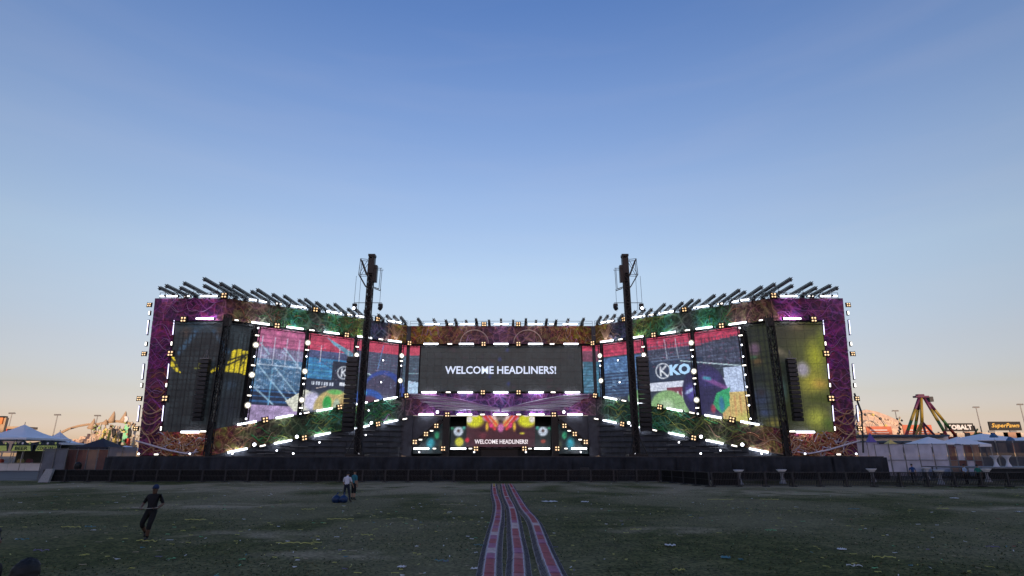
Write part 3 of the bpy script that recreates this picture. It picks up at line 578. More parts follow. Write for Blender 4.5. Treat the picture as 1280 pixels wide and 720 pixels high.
for s in (-1, 1):
    mx_, my_ = s * 17.7, 74.0
    o = thing('speaker_mast', f'tall black truss mast rising above the roof, the {SIDE[s]} of the two', 'mast', (mx_, my_, ZD), 0, 'speaker masts in front of the stage')
    mb = MB(); h = .35; zt = 29.4
    for ex in (-1, 1):
        for ey in (-1, 1): mb.tube([(mx_ + ex * h, my_ + ey * h, ZD), (mx_ + ex * h, my_ + ey * h, zt)], .085, 5)
    nseg = 30
    for k in range(nseg):
        z0 = ZD + (zt - ZD) * k / nseg; z1 = ZD + (zt - ZD) * (k + 1) / nseg; e = 1 if k % 2 else -1
        for ey in (-1, 1):
            mb.bar((mx_ - e * h, my_ + ey * h, z0), (mx_ + e * h, my_ + ey * h, z1), .08); mb.bar((mx_ - h, my_ + ey * h, z1), (mx_ + h, my_ + ey * h, z1), .07)
        for ex in (-1, 1): mb.bar((mx_ + ex * h, my_ - e * h, z0), (mx_ + ex * h, my_ + e * h, z1), .08)
    part('truss', mb, BLACK, o)
    mb = MB(); mb.box((mx_, my_ + .05, (ZD + 27.2) / 2), (.4, .4, 27.2 - ZD - .1)); part('cable_duct', mb, CLOTH, o)
    mb = MB(); mb.box((mx_, my_, 28.0), (.86, .86, 2.2)); mb.box((mx_, my_, 29.55), (.95, .95, .3)); mb.box((mx_ - s * .62, my_, 26.9), (.45, .7, 2.4)); part('head_block', mb, BLACK, o)
    mb = MB(); X0 = mx_ + s * .5; X1 = mx_ + s * 1.5       # outrigger cage
    for ey in (-.4, .4):
        mb.bar((X0, my_ + ey, 26.6), (X1, my_ + ey, 29.0), .16); mb.bar((X0, my_ + ey, 24.9), (X1 + s * .1, my_ + ey, 26.7), .12); mb.bar((X1, my_ + ey, 29.0), (X1 + s * .1, my_ + ey, 26.7), .07); mb.bar((X0, my_ + ey, 28.9), (X1, my_ + ey, 29.0), .06); mb.bar((X0, my_ + ey, 26.7), (X1, my_ + ey, 26.7), .06); mb.bar((X0, my_ + ey, 28.8), (X1, my_ + ey, 26.8), .05)
        mb.bar((mx_ - s * .5, my_ + ey, 24.9), (mx_ - s * 1.35, my_ + ey, 24.6), .1); mb.bar((mx_ - s * 1.35, my_ + ey, 24.6), (mx_ - s * 1.4, my_ + ey, 27.6), .06); mb.bar((mx_ - s * .5, my_ + ey, 27.6), (mx_ - s * 1.6, my_ + ey, 27.6), .06)
    part('outrigger_cage', mb, BLACK, o)
    mb = MB()
    for dx in (1.35, 2.0, -1.5):
        zb = 15.8 if dx > 0 else 21.5
        mb.tube([(mx_ + s * dx, my_, 26.6 if dx > 0 else 24.7), (mx_ + s * dx, my_, zb)], .025, 4)
    part('hoist_cable', mb, DARK, o)
    mb = MB(); mb.bar((mx_ - 1.9, my_ - .5, 22.6), (mx_ + 1.9, my_ - .5, 22.6), .07); part('cross_bar', mb, BLACK, o)
    for e in (-1, 1):
        hd = MB(); hd.box((mx_ + e * 1.75, my_ - .5, 22.3), (.55, .45, .3)); hd.lathe([(.26, -.3), (.3, 0), (.22, .3)], 8, 0, (mx_ + e * 1.75, my_ - .55, 21.85), Matrix.Rotation(.5 * e, 3, 'Y')); hd.bar((mx_ + e * 1.75 - .3, my_ - .5, 22.3), (mx_ + e * 1.75 - .3, my_ - .5, 21.85), .05); hd.bar((mx_ + e * 1.75 + .3, my_ - .5, 22.3), (mx_ + e * 1.75 + .3, my_ - .5, 21.85), .05)
        mh = part('moving_head', hd, BLACK, o)
        if e == s: 
            ln = MB(); ln.lathe([(.17, 0), (.2, .05), (.0, .08)], 8, 0, (mx_ + e * 1.75, my_ - .86, 21.75), ROTX); link('lens', ln.mesh('lens', DOT, Vector((mx_, my_, ZD))), mh)
    mb = MB(); mb.box((mx_, my_, ZD + .12), (2.4, 2.4, .24))
    for ex in (-1, 1): mb.bar((mx_ + ex * 1.1, my_ - 1.1, ZD + .2), (mx_ + ex * .3, my_ - .3, ZD + 2.6), .1)
    part('base_frame', mb, BLACK, o)
    line_array('line_array', f'black line array of loudspeakers hung from the {SIDE[s]} mast', Vector((mx_ + s * 1.35, my_ - .6, 15.0)), 16, 1.5, 9.3, 'line arrays hung on the stage')
    line_array('line_array', f'black line array hung in front of the {SIDE[s]} wing screen', Vector((s * 40.15, 76.5, 15.3)), 14, 1.25, 8.2, 'line arrays hung on the stage')

# ------------------------------------------------------------------ LED screens: each a thing made of LED panels; pictures shown are computed per panel
def led_mat(name, k):
    m = bpy.data.materials.new(name); m.use_nodes = True; t = m.node_tree; p = t.nodes['Principled BSDF']
    p.inputs['Base Color'].default_value = (.012, .012, .014, 1); p.inputs['Roughness'].default_value = .45
    a = t.nodes.new('ShaderNodeVertexColor'); a.layer_name = 'picture'
    tcn = t.nodes.new('ShaderNodeTexCoord'); n = t.nodes.new('ShaderNodeTexNoise'); n.inputs['Scale'].default_value = 5.0; n.inputs['Detail'].default_value = 1; t.links.new(tcn.outputs['Object'], n.inputs['Vector'])
    mr = t.nodes.new('ShaderNodeMapRange'); mr.inputs['To Min'].default_value = .7 * k; mr.inputs['To Max'].default_value = 1.3 * k; t.links.new(n.outputs['Fac'], mr.inputs['Value'])
    t.links.new(a.outputs['Color'], p.inputs['Emission Color']); t.links.new(mr.outputs[0], p.inputs['Emission Strength'])
    m.cycles.emission_sampling = 'NONE'
    return m
LED = led_mat('led_panel_face', .42)
def lin(c):
    c = np.asarray(c, float) / 255; return np.where(c <= .04045, c / 12.92, ((c + .055) / 1.055) ** 2.4)
class Pic:                                # a tiny painter on sample points (u, z), colours in display values
    def __init__(s, u, z, base): s.u, s.z = u, z; s.c = np.tile(np.array(base, float), (len(u), 1))
    def put(s, mask, col, a=1.0):
        m = np.clip(np.asarray(mask, float), 0, 1)[:, None] * a; s.c = s.c * (1 - m) + np.array(col, float) * m
    def rect(s, a, b, z0, z1, col, al=1.0): s.put((s.u > a) & (s.u < b) & (s.z > z0) & (s.z < z1), col, al)
    def ell(s, cu, cz, ru, rz_, col, soft=.06, al=1.0, rot=0):
        du, dz = s.u - cu, s.z - cz; c, q = math.cos(rot), math.sin(rot); d = np.sqrt(((du * c + dz * q) / ru) ** 2 + ((-du * q + dz * c) / rz_) ** 2)
        s.put((1 - d) / soft, col, al)
    def ring(s, cu, cz, r, w_, col, al=1.0):
        d = np.abs(np.hypot(s.u - cu, s.z - cz) - r); s.put(1 - d / w_, col, al)
    def line(s, p, q, w_, col, al=1.0):
        p, q = np.array(p, float), np.array(q, float); v = q - p; L2 = v @ v
        t = np.clip(((s.u - p[0]) * v[0] + (s.z - p[1]) * v[1]) / L2, 0, 1); d = np.hypot(s.u - p[0] - t * v[0], s.z - p[1] - t * v[1]); s.put(1.4 - d / w_, col, al)
    def poly(s, pts, col, al=1.0):
        ins = np.zeros(len(s.u), bool); n = len(pts)
        for i in range(n):
            (x0, y0), (x1, y1) = pts[i], pts[(i + 1) % n]
            if y0 == y1: continue
            ins ^= ((y0 > s.z) != (y1 > s.z)) & (s.u < (x1 - x0) * (s.z - y0) / (y1 - y0) + x0)
        s.put(ins, col, al)
    def stripes(s, a, b, z0, z1, per, duty, col, al=1.0, vert=False):
        q = (s.u if vert else s.z); s.put(((q % per) < per * duty) & (s.u > a) & (s.u < b) & (s.z > z0) & (s.z < z1), col, al)
    def grain(s, amp): s.c = s.c * (1 + amp * (rng.random((len(s.u), 1)) - .5) * 2)
    def soften(s, k):
        g = s.c.mean(1, keepdims=True); s.c = (s.c * (1 - k) + g * k) * .9 + np.array((20, 22, 28.0))  # greys the picture and mixes a painted milky haze into its colours
    def mottle(s, amp, f=2.3):
        g = np.sin(s.u * f + 1.7 * np.sin(s.z * f * .8)) * np.sin(s.z * f * 1.3 + 1.9 * np.sin(s.u * f * .6)); s.c = s.c * (1 + amp * g[:, None])

def pic_left(u, z):
    P = Pic(u, z, (34, 44, 54)); r = np.random.default_rng(3)
    # first bay: grandstand and scaffold stairs
    P.rect(4, 12, 17.6, 22, (196, 82, 128)); P.stripes(4, 12, 17.6, 22, .62, .28, (150, 52, 98), .9); P.rect(4, 12, 16.2, 17.9, (128, 112, 150)); P.stripes(4, 12, 15.5, 18.2, .35, .4, (90, 92, 130), .8, True)
    P.rect(4, 12, 11.8, 16.3, (58, 108, 148)); P.stripes(4, 12, 11.8, 16, .28, .42, (34, 66, 108), .8, True); P.rect(4, 12, 9.6, 11.9, (22, 30, 52)); P.stripes(4, 12, 9.6, 11.9, .72, .3, (28, 84, 150), .9)
    P.rect(4, 12, 5, 9.7, (158, 128, 176)); P.ell(9.5, 7.8, 1.0, .3, (120, 96, 110))
    for a, b in (((5, 15.6), (9.8, 10.6)), ((7.6, 15.2), (11.6, 11.0)), ((5, 12.2), (8, 9.8)), ((5.2, 18.6), (6.6, 17.0)), ((8.6, 18.2), (11.4, 15.2))): P.line(a, b, .09, (150, 196, 222))
    for x in (5.4, 7.2, 9.0, 10.8): P.line((x, 19.6), (x, 15.4), .07, (190, 190, 214), .9)
    P.line((4.8, 15.5), (11.4, 15.4), .09, (176, 200, 222)); P.line((7.3, 15), (7.3, 9.8), .1, (80, 150, 190))
    for k in range(150):
        a = r.uniform(4.8, 11.4); b = r.uniform(11.8, 18); P.line((a, b), (a + r.uniform(-.2, .9), b + r.uniform(-.5, .1)), .05, (160, 186, 216), .7)
    # second bay
    P.rect(12, 20, 18.2, 22, (206, 46, 74)); P.stripes(12, 20, 18.2, 22, .6, .25, (160, 30, 60), .8); P.rect(12, 20, 17.2, 18.4, (60, 66, 110)); P.poly([(15, 20.6), (19.4, 18.6), (19.4, 17.6), (16, 19.6)], (86, 150, 180)); P.rect(12, 19.5, 14.0, 17.3, (30, 112, 176)); P.stripes(12, 17, 14, 17.3, .8, .3, (60, 160, 200), .6)
    P.mottle(.15, 1.9); P.line((12.2, 18.2), (17, 15.2), .07, (40, 50, 80)); 
    for x in (14.2, 17.2, 18.6): P.line((x, 19.2), (x, 16.6), .07, (200, 190, 200), .9)
    P.rect(16.2, 19.6, 13.3, 17.0, (26, 30, 44)); P.rect(12.2, 19.6, 12.2, 13.9, (32, 38, 56)); P.rect(17.6, 19.6, 13.2, 13.7, (220, 226, 240)); P.stripes(13.2, 16.6, 13.1, 13.6, .42, .55, (200, 210, 228), 1, True)
    P.ring(18.1, 15.3, .95, .15, (226, 232, 240)); P.line((17.8, 14.7), (17.8, 15.9), .13, (226, 232, 240)); P.line((17.9, 15.3), (18.5, 15.95), .13, (226, 232, 240)); P.line((17.95, 15.35), (18.55, 14.65), .13, (226, 232, 240))
    P.line((14, 12.6), (15.6, 13.0), .06, (220, 200, 190)); P.poly([(9.6, 10.4), (12.4, 12.3), (13.6, 11.9), (13.2, 9.2), (11, 9.0)], (214, 214, 186)); P.ell(13.6, 10.6, 1.5, 1.7, (198, 190, 226), .4)
    P.ell(17.0, 9.6, 3.3, 3.1, (196, 168, 84), .1); P.ell(15.9, 10.4, .8, 1.3, (26, 168, 48), .3); P.ell(17.4, 9.9, .7, 1.5, (170, 190, 150), .3); P.ell(18.6, 9.8, .9, 1.6, (190, 150, 70), .3); P.ell(17, 12.2, 1.5, .5, (90, 190, 70), .5); P.ell(16.5, 8.8, 1.1, .8, (40, 180, 60), .4); P.ell(14.5, 8.4, 1.3, 1.1, (54, 56, 74), .2); P.ell(14.5, 8.3, .55, .5, (228, 226, 240), .2); P.ell(14.6, 8.3, .25, .25, (40, 60, 120), .2)
    # third and fourth bays
    P.rect(19.9, 33, 19.0, 22, (204, 44, 70)); P.poly([(28.4, 20.0), (30, 19.6), (30, 18.9), (33, 18.6), (33, 19.6)], (204, 44, 70)); P.rect(19.9, 33, 15.6, 19.1, (62, 58, 84)); P.rect(28.2, 33, 14, 19.2, (44, 62, 78)); P.stripes(19.9, 33, 14.6, 19, .46, .2, (70, 100, 118), .6); P.stripes(19.9, 33, 14.6, 19, .7, .16, (64, 90, 112), .5, True)
    P.line((24.6, 20.4), (23.6, 15), .08, (80, 120, 190)); P.line((21.5, 15.7), (30, 13.5), .08, (196, 226, 236)); P.ell(25.2, 11.8, 4.2, 4.6, (36, 58, 150), .05); P.ell(24.9, 11.6, 3.6, 4.1, (58, 52, 78), .08); P.ell(22.5, 10.6, 3.2, 2.6, (26, 70, 170), .1); P.ell(22.7, 10.0, 2.4, 2.2, (84, 40, 60), .2); P.ell(21.6, 12.4, .9, .5, (60, 170, 220), .5)
    P.poly([(28.9, 15.0), (33, 14.4), (33, 10), (29.6, 10)], (168, 206, 240)); P.line((28.4, 16.2), (32, 16.1), .05, (120, 170, 180))
    for k in range(260):
        a = r.uniform(12, 32); b = r.uniform(13.5, 19.5); P.line((a, b), (a + r.uniform(-.3, .5), b + r.uniform(-.25, .25)), .045, ((120, 170, 200), (30, 36, 60), (170, 120, 150))[k % 3], .6)
    P.mottle(.1, 5.1); P.soften(.2); P.grain(.11); return P.c
def pic_right(u, z):
    P = Pic(u, z, (40, 48, 60)); r = np.random.default_rng(5)
    P.rect(4, 33, 18.8, 22, (200, 36, 66)); P.stripes(4, 33, 18.8, 22, .6, .25, (150, 26, 54), .8); P.poly([(4, 18.9), (4, 19.8), (8.5, 19.4), (11.6, 18.7), (11.6, 16), (4, 16)], (52, 46, 62)); P.rect(4, 19.6, 15.8, 18.9, (54, 56, 78)); P.stripes(4, 19.6, 15, 20, .5, .2, (78, 92, 116), .7); P.stripes(4, 19.6, 15, 20, .55, .2, (30, 34, 50), .7, True)
    P.rect(19.6, 33, 15.8, 18.6, (56, 96, 150)); P.rect(19.6, 33, 12, 15.9, (34, 52, 88)); P.rect(28.4, 33, 12, 18.2, (28, 92, 116)); P.rect(28.4, 33, 18.2, 20, (112, 44, 66)); P.stripes(19.6, 33, 12.5, 18, .5, .3, (84, 140, 186), .5); P.mottle(.2, 2.7)
    for x in (29.6, 31.6, 14.6, 16.4): P.line((x, 20.4), (x - .3, 17), .07, (190, 196, 214), .8)
    for k in range(70):
        a = r.uniform(19.8, 31); b = r.uniform(12.5, 17.5); P.line((a, b), (a + r.uniform(-.2, .7), b + r.uniform(-.2, .2)), .06, (130, 180, 220), .7)
    P.rect(10.5, 19.4, 13.6, 17.2, (30, 42, 66)); P.stripes(12, 19, 16.9, 17.8, .5, .4, (96, 116, 150), .6)
    P.ring(17.0, 15.5, 1.15, .17, (230, 236, 244)); P.line((17.4, 14.8), (17.4, 16.2), .15, (230, 236, 244)); P.line((17.3, 15.5), (16.5, 16.2), .15, (230, 236, 244)); P.line((17.25, 15.55), (16.45, 14.75), .15, (230, 236, 244))
    # (letters run from left to right, i.e. towards smaller u on this side)
    P.rect(4, 19.4, 12.5, 13.7, (206, 212, 232)); P.rect(12.4, 16.6, 10.6, 12.9, (128, 40, 60)); P.stripes(13, 16, 11.2, 12.2, .7, .35, (220, 210, 220), .9, True); P.rect(4, 7.6, 11.4, 15.2, (176, 196, 232)); P.rect(4, 8.4, 4, 11.5, (214, 178, 84)); P.stripes(4, 8.4, 8, 11, .8, .3, (226, 130, 60), .5, True); P.ell(5, 7.6, 2, 1.4, (206, 196, 70), .6)
    P.line((14, 16.8), (5.0, 15.2), .08, (190, 220, 226))
    P.ell(16.4, 9.6, 3.3, 2.9, (128, 178, 96), .1, 1, .5); P.ell(16.9, 10.0, 1.6, 1.4, (176, 206, 150), .6); P.ell(17.6, 8.6, 1.2, 1.6, (150, 196, 120), .5); P.ell(21.8, 11.6, 1.6, 1.4, (110, 176, 90), .2); P.ell(22, 11.2, .6, .6, (196, 216, 190), .4)
    P.ell(10.8, 11.9, 3.4, 4.1, (34, 28, 66), .04); P.ell(10, 13.8, 2.2, 1.7, (44, 34, 92), .4); P.ell(12.8, 11.9, 1.1, 1.6, (66, 50, 150), .6); P.ell(13.0, 12.1, 1.0, .35, (150, 170, 220), .5, 1, -.5)
    P.line((7.6, 12.2), (10.6, 13.9), .33, (140, 66, 150), .8); P.line((9.8, 13.7), (10.6, 13.9), .25, (50, 150, 180)); P.poly([(7.0, 12.3), (9.0, 11.5), (9.7, 9.8), (8.5, 8.5), (7.3, 9.6)], (34, 168, 92)); P.ell(8.4, 9.9, .5, 1.4, (30, 110, 150), .5); P.ell(9.7, 9.3, .45, .8, (170, 40, 60), .5)
    for k in range(260):
        a = r.uniform(4, 19); b = r.uniform(15.5, 20.5); P.line((a, b), (a + r.uniform(-.4, .4), b + r.uniform(-.3, .1)), .045, ((120, 130, 160), (26, 28, 44), (150, 60, 90))[k % 3], .6)
    P.mottle(.1, 5.1); P.soften(.2); P.grain(.11); return P.c
def pic_wing_left(x, z):                  # x: metres right of the wing's outer screen edge, running on round the corner
    P = Pic(x, z, (30, 36, 40)); P.mottle(.25, 1.1)
    P.ell(3.4, 20.4, 3.2, 2.0, (44, 62, 78), .9, .8); P.line((1.0, 16.5), (3.0, 19.6), .35, (52, 84, 116), .7); P.line((7.6, 16.8), (5.4, 19.6), .35, (52, 84, 116), .7); P.ell(1.6, 19.4, .9, 1.2, (70, 52, 44), .9, .7); P.ell(6.2, 19.4, 1.0, 1.3, (60, 50, 48), .9, .7); P.ell(9.2, 18.6, 1.8, 2.0, (46, 56, 62), .9)
    P.poly([(8.1, 16.9), (8.9, 17.4), (10.9, 16.9), (11.0, 13.8), (7.6, 14.0)], (206, 186, 40)); P.line((7.4, 15.4), (11, 17), .13, (30, 32, 30)); P.line((7.6, 14.8), (9.8, 16.2), .12, (30, 32, 30)); P.line((9.6, 16.6), (9.4, 13.8), .11, (30, 32, 30)); P.line((10.4, 16.8), (9.6, 15), .08, (30, 32, 30))
    P.poly([(0, 14.9), (0, 16.6), (.7, 15.3), (1.6, 13.7), (.8, 13.9)], (206, 186, 40)); P.line((0, 15.8), (.9, 14.7), .1, (30, 32, 30)); P.poly([(5.4, 13.7), (6.8, 14.9), (6.7, 14.0)], (200, 180, 44)); P.poly([(3.2, 14.2), (4.2, 15.2), (4.6, 14.3)], (110, 112, 50)); P.ell(8.6, 12.2, 1.4, 1.2, (44, 60, 80), .9, .7); P.ell(9, 9, 3, 2.6, (26, 30, 38), .9)
    P.rect(6.6, 7.2, 5, 12.5, (96, 92, 88), .55); P.stripes(-1, 12, 4, 19.5, .62, .3, (8, 10, 12), .75, True); P.stripes(-1, 7, 4, 19.5, .8, .2, (8, 10, 12), .6)
    P.grain(.22); return P.c
def s_x(x): return np.asarray(x, float)
def pic_wing_right(x, z):                 # x: metres left of the wing's outer screen edge, running on round the corner
    P = Pic(x, z, (70, 74, 38)); P.ell(4, 20, 5, 2.6, (58, 56, 34), .9); P.ell(3.6, 20.4, 1.6, 1.0, (96, 84, 62), .9); P.ell(1.4, 16, 1.9, 3.4, (150, 152, 40), .9); P.ell(2.2, 12.4, 3.0, 2.4, (158, 150, 52), .9); P.ell(1.2, 12.2, 1.6, 1.0, (170, 130, 60), .9, .7); P.ell(1.4, 10.2, 2.6, 1.0, (66, 74, 26), .9); P.ell(2.2, 7.6, 2.2, 1.9, (150, 154, 60), .9); P.ell(.6, 6.8, 1.2, 1.2, (70, 86, 34), .8); P.ell(.4, 18.4, .9, 2, (96, 104, 30), .8)
    P.ell(3.4, 14.2, 1.3, 1.4, (150, 144, 158), .6); P.ell(6.2, 16.6, 1.6, .8, (196, 176, 140), .8, .9, .6); P.ell(5.6, 13.6, 1.6, 3.4, (34, 40, 38), .8, .8); P.ell(6.4, 11.4, .7, 2.4, (84, 120, 124), .8, .8); P.ell(5.0, 11.8, .8, .9, (190, 182, 130), .7, .8)
    P.ell(9.6, 17.4, 1.1, 1.3, (176, 130, 168), .6); P.ell(9.4, 15.6, 1.0, .9, (150, 110, 60), .8); P.ell(9.8, 16.2, .7, .4, (110, 170, 120), .8); P.ell(9.6, 13.5, 1.9, 1.7, (34, 40, 44), .9); P.ell(9.6, 10.4, 2.0, 2.4, (72, 84, 128), .7); P.ell(9.4, 11.2, .8, .8, (60, 48, 60), .8); P.ell(9.2, 8.4, 1.4, .9, (86, 104, 180), .8, .8); P.ell(8.0, 7.0, 1.7, 1.0, (186, 170, 70), .7); P.ell(11.2, 12.6, .7, 2.0, (80, 110, 150), .9, .7); P.ell(10.2, 19.6, 2.0, 1.8, (56, 58, 48), .9); P.put(np.clip((s_x(x) - 3.6) / 2.2, 0, 1), (22, 26, 26), .5); P.stripes(6.4, 12, 4, 21, .62, .22, (10, 12, 14), .55, True); P.stripes(6.4, 12, 4, 21, .8, .16, (10, 12, 14), .4)
    P.grain(.12); return P.c
def pic_centre(x, z):
    P = Pic(x, z, (38, 46, 50)); P.mottle(.08, 1.7)
    for a, b in ((-.2, 18.6), (-1.9, 15.6), (1.3, 14.4), (1.1, 20.2), (-1.6, 17.6)): P.ell(a, b, .35, .55, (40, 56, 130), .9, .8)
    for k in range(20): a = rng.uniform(-13.5, 13.5); b = rng.uniform(13.3, 20.7); P.ell(a, b, rng.uniform(.5, 1.6), .5, (44, 50, 62) if k % 3 else (56, 44, 54), .9, .7)
    P.grain(.14); return P.c
def pic_lower(x, z):
    P = Pic(x, z, (62, 34, 44)); r = np.random.default_rng(9); P.mottle(.2, 2.5)
    ax = np.abs(x); Q = Pic(ax, z, (0, 0, 0)); Q.c = P.c
    Q.ell(2.4, 6.2, 3.4, 2.0, (66, 32, 42), .5); Q.ell(4.4, 8.4, 1.9, 1.4, (206, 206, 44), .4); Q.ell(5.3, 8.6, .7, .8, (220, 214, 210), .5); Q.ell(4.4, 9.3, .9, .4, (230, 210, 214), .5); Q.ell(2.2, 8.9, 1.1, .8, (206, 150, 206), .5); Q.ell(1.2, 8.6, .9, .9, (222, 190, 190), .5); Q.ell(.9, 7.9, .7, .8, (224, 176, 96), .5); Q.line((2.9, 9.4), (1.0, 7.0), .28, (200, 60, 60)); Q.line((2.0, 9.2), (.6, 7.6), .2, (216, 90, 50)); Q.ell(0, 7.2, .7, .9, (200, 110, 170), .5); Q.ell(.2, 8.9, .8, .7, (110, 100, 96), .6); Q.ell(1.6, 7.6, .5, .6, (210, 60, 120), .6); Q.ell(2.3, 7.4, .35, 1.0, (220, 176, 60), .6); Q.ell(3.0, 6.7, .5, .7, (40, 20, 26), .6)
    Q.rect(5.75, 9, 3.5, 8, (20, 34, 36)); Q.ell(7.1, 6.6, .95, .9, (186, 196, 212), .3); Q.ell(7.1, 6.7, .32, .3, (66, 46, 36), .5); Q.ell(8.2, 7.1, .5, .3, (50, 130, 100), .6); Q.ell(6.2, 7.2, .4, .5, (60, 140, 130), .6)
    P.c = Q.c; P.ell(-6.9, 4.9, .9, .9, (198, 196, 60), .4); P.ell(-5.6, 5.2, .5, .5, (190, 50, 70), .5); P.ell(7.1, 5.0, .6, .45, (150, 70, 60), .6); P.ell(3.6, 6.3, .6, .25, (190, 180, 60), .6); P.ell(-3.0, 5.9, .9, .8, (96, 44, 56), .6)
    P.rect(-5.0, 4.2, 4.25, 4.36, (150, 140, 146), .8); P.grain(.16); return P.c
def pic_side(x, z):
    P = Pic(x, z, (20, 34, 38)); P.mottle(.4, 3); P.ell(np.sign(x[0]) * 11.6, 4.6, .9, 1.2, (40, 150, 170), .6); P.ell(np.sign(x[0]) * 10.6, 5.9, .5, .8, (50, 150, 110), .6); P.ell(np.sign(x[0]) * 9.9, 4.4, .4, .9, (70, 74, 60), .7); P.grain(.2); return P.c

def led_tile(parent, f, sec, s, a, b, z0, z1, off, pic, key, res=.13, G_=.009, xs=None):
    """one LED panel: picture face on a slim cabinet"""
    a += G_; b -= G_; z0 += G_; z1 -= G_
    nu = max(2, int((b - a) / res)); nz = max(2, int((z1 - z0) / res))
    n = nrm(sec, s); mb = MB(); us = []; zs = []
    for j in range(nz + 1):
        for i in range(nu + 1):
            u = a + (b - a) * i / nu; z = z0 + (z1 - z0) * j / nz; mb.v.append(tuple(pt(sec, s, u, z, off))); us.append(u); zs.append(z)
    for j in range(nz):
        for i in range(nu):
            q = j * (nu + 1) + i; mb.f.append((q, q + 1, q + nu + 2, q + nu + 1)); mb.m.append(0)
    nf = len(mb.v)
    mb.prism([pt(sec, s, a, z0, off - .006), pt(sec, s, b, z0, off - .006), pt(sec, s, b, z1, off - .006), pt(sec, s, a, z1, off - .006)], -n * .09, 1)
    o = part('led_panel', mb, [LED, BLACK], parent)
    col = np.zeros((len(mb.v), 4), np.float32); col[:, 3] = 1
    col[:nf, :3] = lin(np.clip(pic(np.array(key(np.array(us))), np.array(zs)), 0, 255))
    at_ = o.data.color_attributes.new('picture', 'FLOAT_COLOR', 'POINT'); at_.data.foreach_set('color', col.ravel())
    # the face must look at the audience
    return o
def text_mesh(txt, width, height, m, name, bold=.012, depth=.01, font=None, shear=0):
    cu = bpy.data.curves.new(name, 'FONT'); cu.body = txt; cu.align_x = 'CENTER'; cu.align_y = 'CENTER'; cu.offset = bold; cu.resolution_u = 2; cu.extrude = depth; cu.shear = shear
    o = bpy.data.objects.new(name, cu); C.objects.link(o); bpy.context.view_layer.update()
    me = bpy.data.meshes.new_from_object(o.evaluated_get(bpy.context.evaluated_depsgraph_get())); bpy.data.objects.remove(o); bpy.data.curves.remove(cu)
    co = np.array([v.co for v in me.vertices]); mn, mx3 = co.min(0), co.max(0); c0 = (mn + mx3) / 2; sc = np.array([width / (mx3[0] - mn[0]), height / (mx3[1] - mn[1]), 1])
    me.vertices.foreach_set('co', ((co - c0) * sc).ravel()); me.materials.clear(); me.materials.append(m); me.update(); me.name = name; return me
def lettering(parent, txt, P, width, height, m, rzz=0, name='lettering', bold=.012, shear=0, tilt=0):
    me = text_mesh(txt, width, height, m, name, bold, .01, None, shear)
    o = link(name, me, parent, Vector(P) - Vector(parent.location if parent else (0, 0, 0)), (R(90), tilt, rzz)); return o

# centre screen
c_ = thing('led_screen', 'wide dark centre screen reading WELCOME HEADLINERS!', 'screen', pt('C', 1, 0, 13.1, .12), 0, 'led screens of the stage')
for a, b in cuts(-13.85, 13.85, 1.2):
    for z0, z1 in cuts(13.12, 20.92, 1.2): led_tile(c_, 0, 'C', 1, a, b, z0, z1, .12, pic_centre, lambda u: u, .2)
LET = glow('screen_lettering', srgb(190, 205, 232), .46, False)
lettering(c_, 'WELCOME HEADLINERS!', pt('C', 1, -.05, 16.75, .16), 19.0, 1.35, LET, bold=.02)
# lower screen
c_ = thing('led_screen', 'lower screen of a colourful crowd above the DJ desk', 'screen', (0, 97.0, 4.1), 0, 'led screens of the stage')
def low(u): return u
for a, b in cuts(-5.75, 5.75, 1.2):
    for z0, z1 in cuts(4.1, 9.4, 1.2): led_tile(c_, 0, 'C', 1, a, b, z0, z1, -1.0, pic_lower, low, .13)
for s in (-1, 1):
    for a, b in cuts(5.75, 8.4, 1.2):
        for z0, z1 in cuts(4.1, 7.45, 1.2): led_tile(c_, 0, 'C', 1, *((a, b) if s > 0 else (-b, -a)), z0, z1, -1.0, pic_lower, low, .13)
lettering(c_, 'WELCOME HEADLINERS!', (0.1, 96.96, 4.95), 8.9, .72, glow('small_screen_lettering', srgb(226, 216, 216), .42, False), bold=.03)
for s in (-1, 1):
    c_ = thing('led_screen', f'small dark teal screen under the {SIDE[s]} slanting stair', 'screen', (s * 11.5, 96.2, ZD), 0, 'led screens of the stage')
    for k in range(4):
        a = 9.65 + k * 1.2; zt_ = 7.9 - k * 1.15
        for z0, z1 in cuts(3.0, max(4.2, zt_), 1.2): led_tile(c_, 0, 'C', 1, *((a, a + 1.2) if s > 0 else (-a - 1.2, -a)), z0, z1, -.2, pic_side, low, .2)
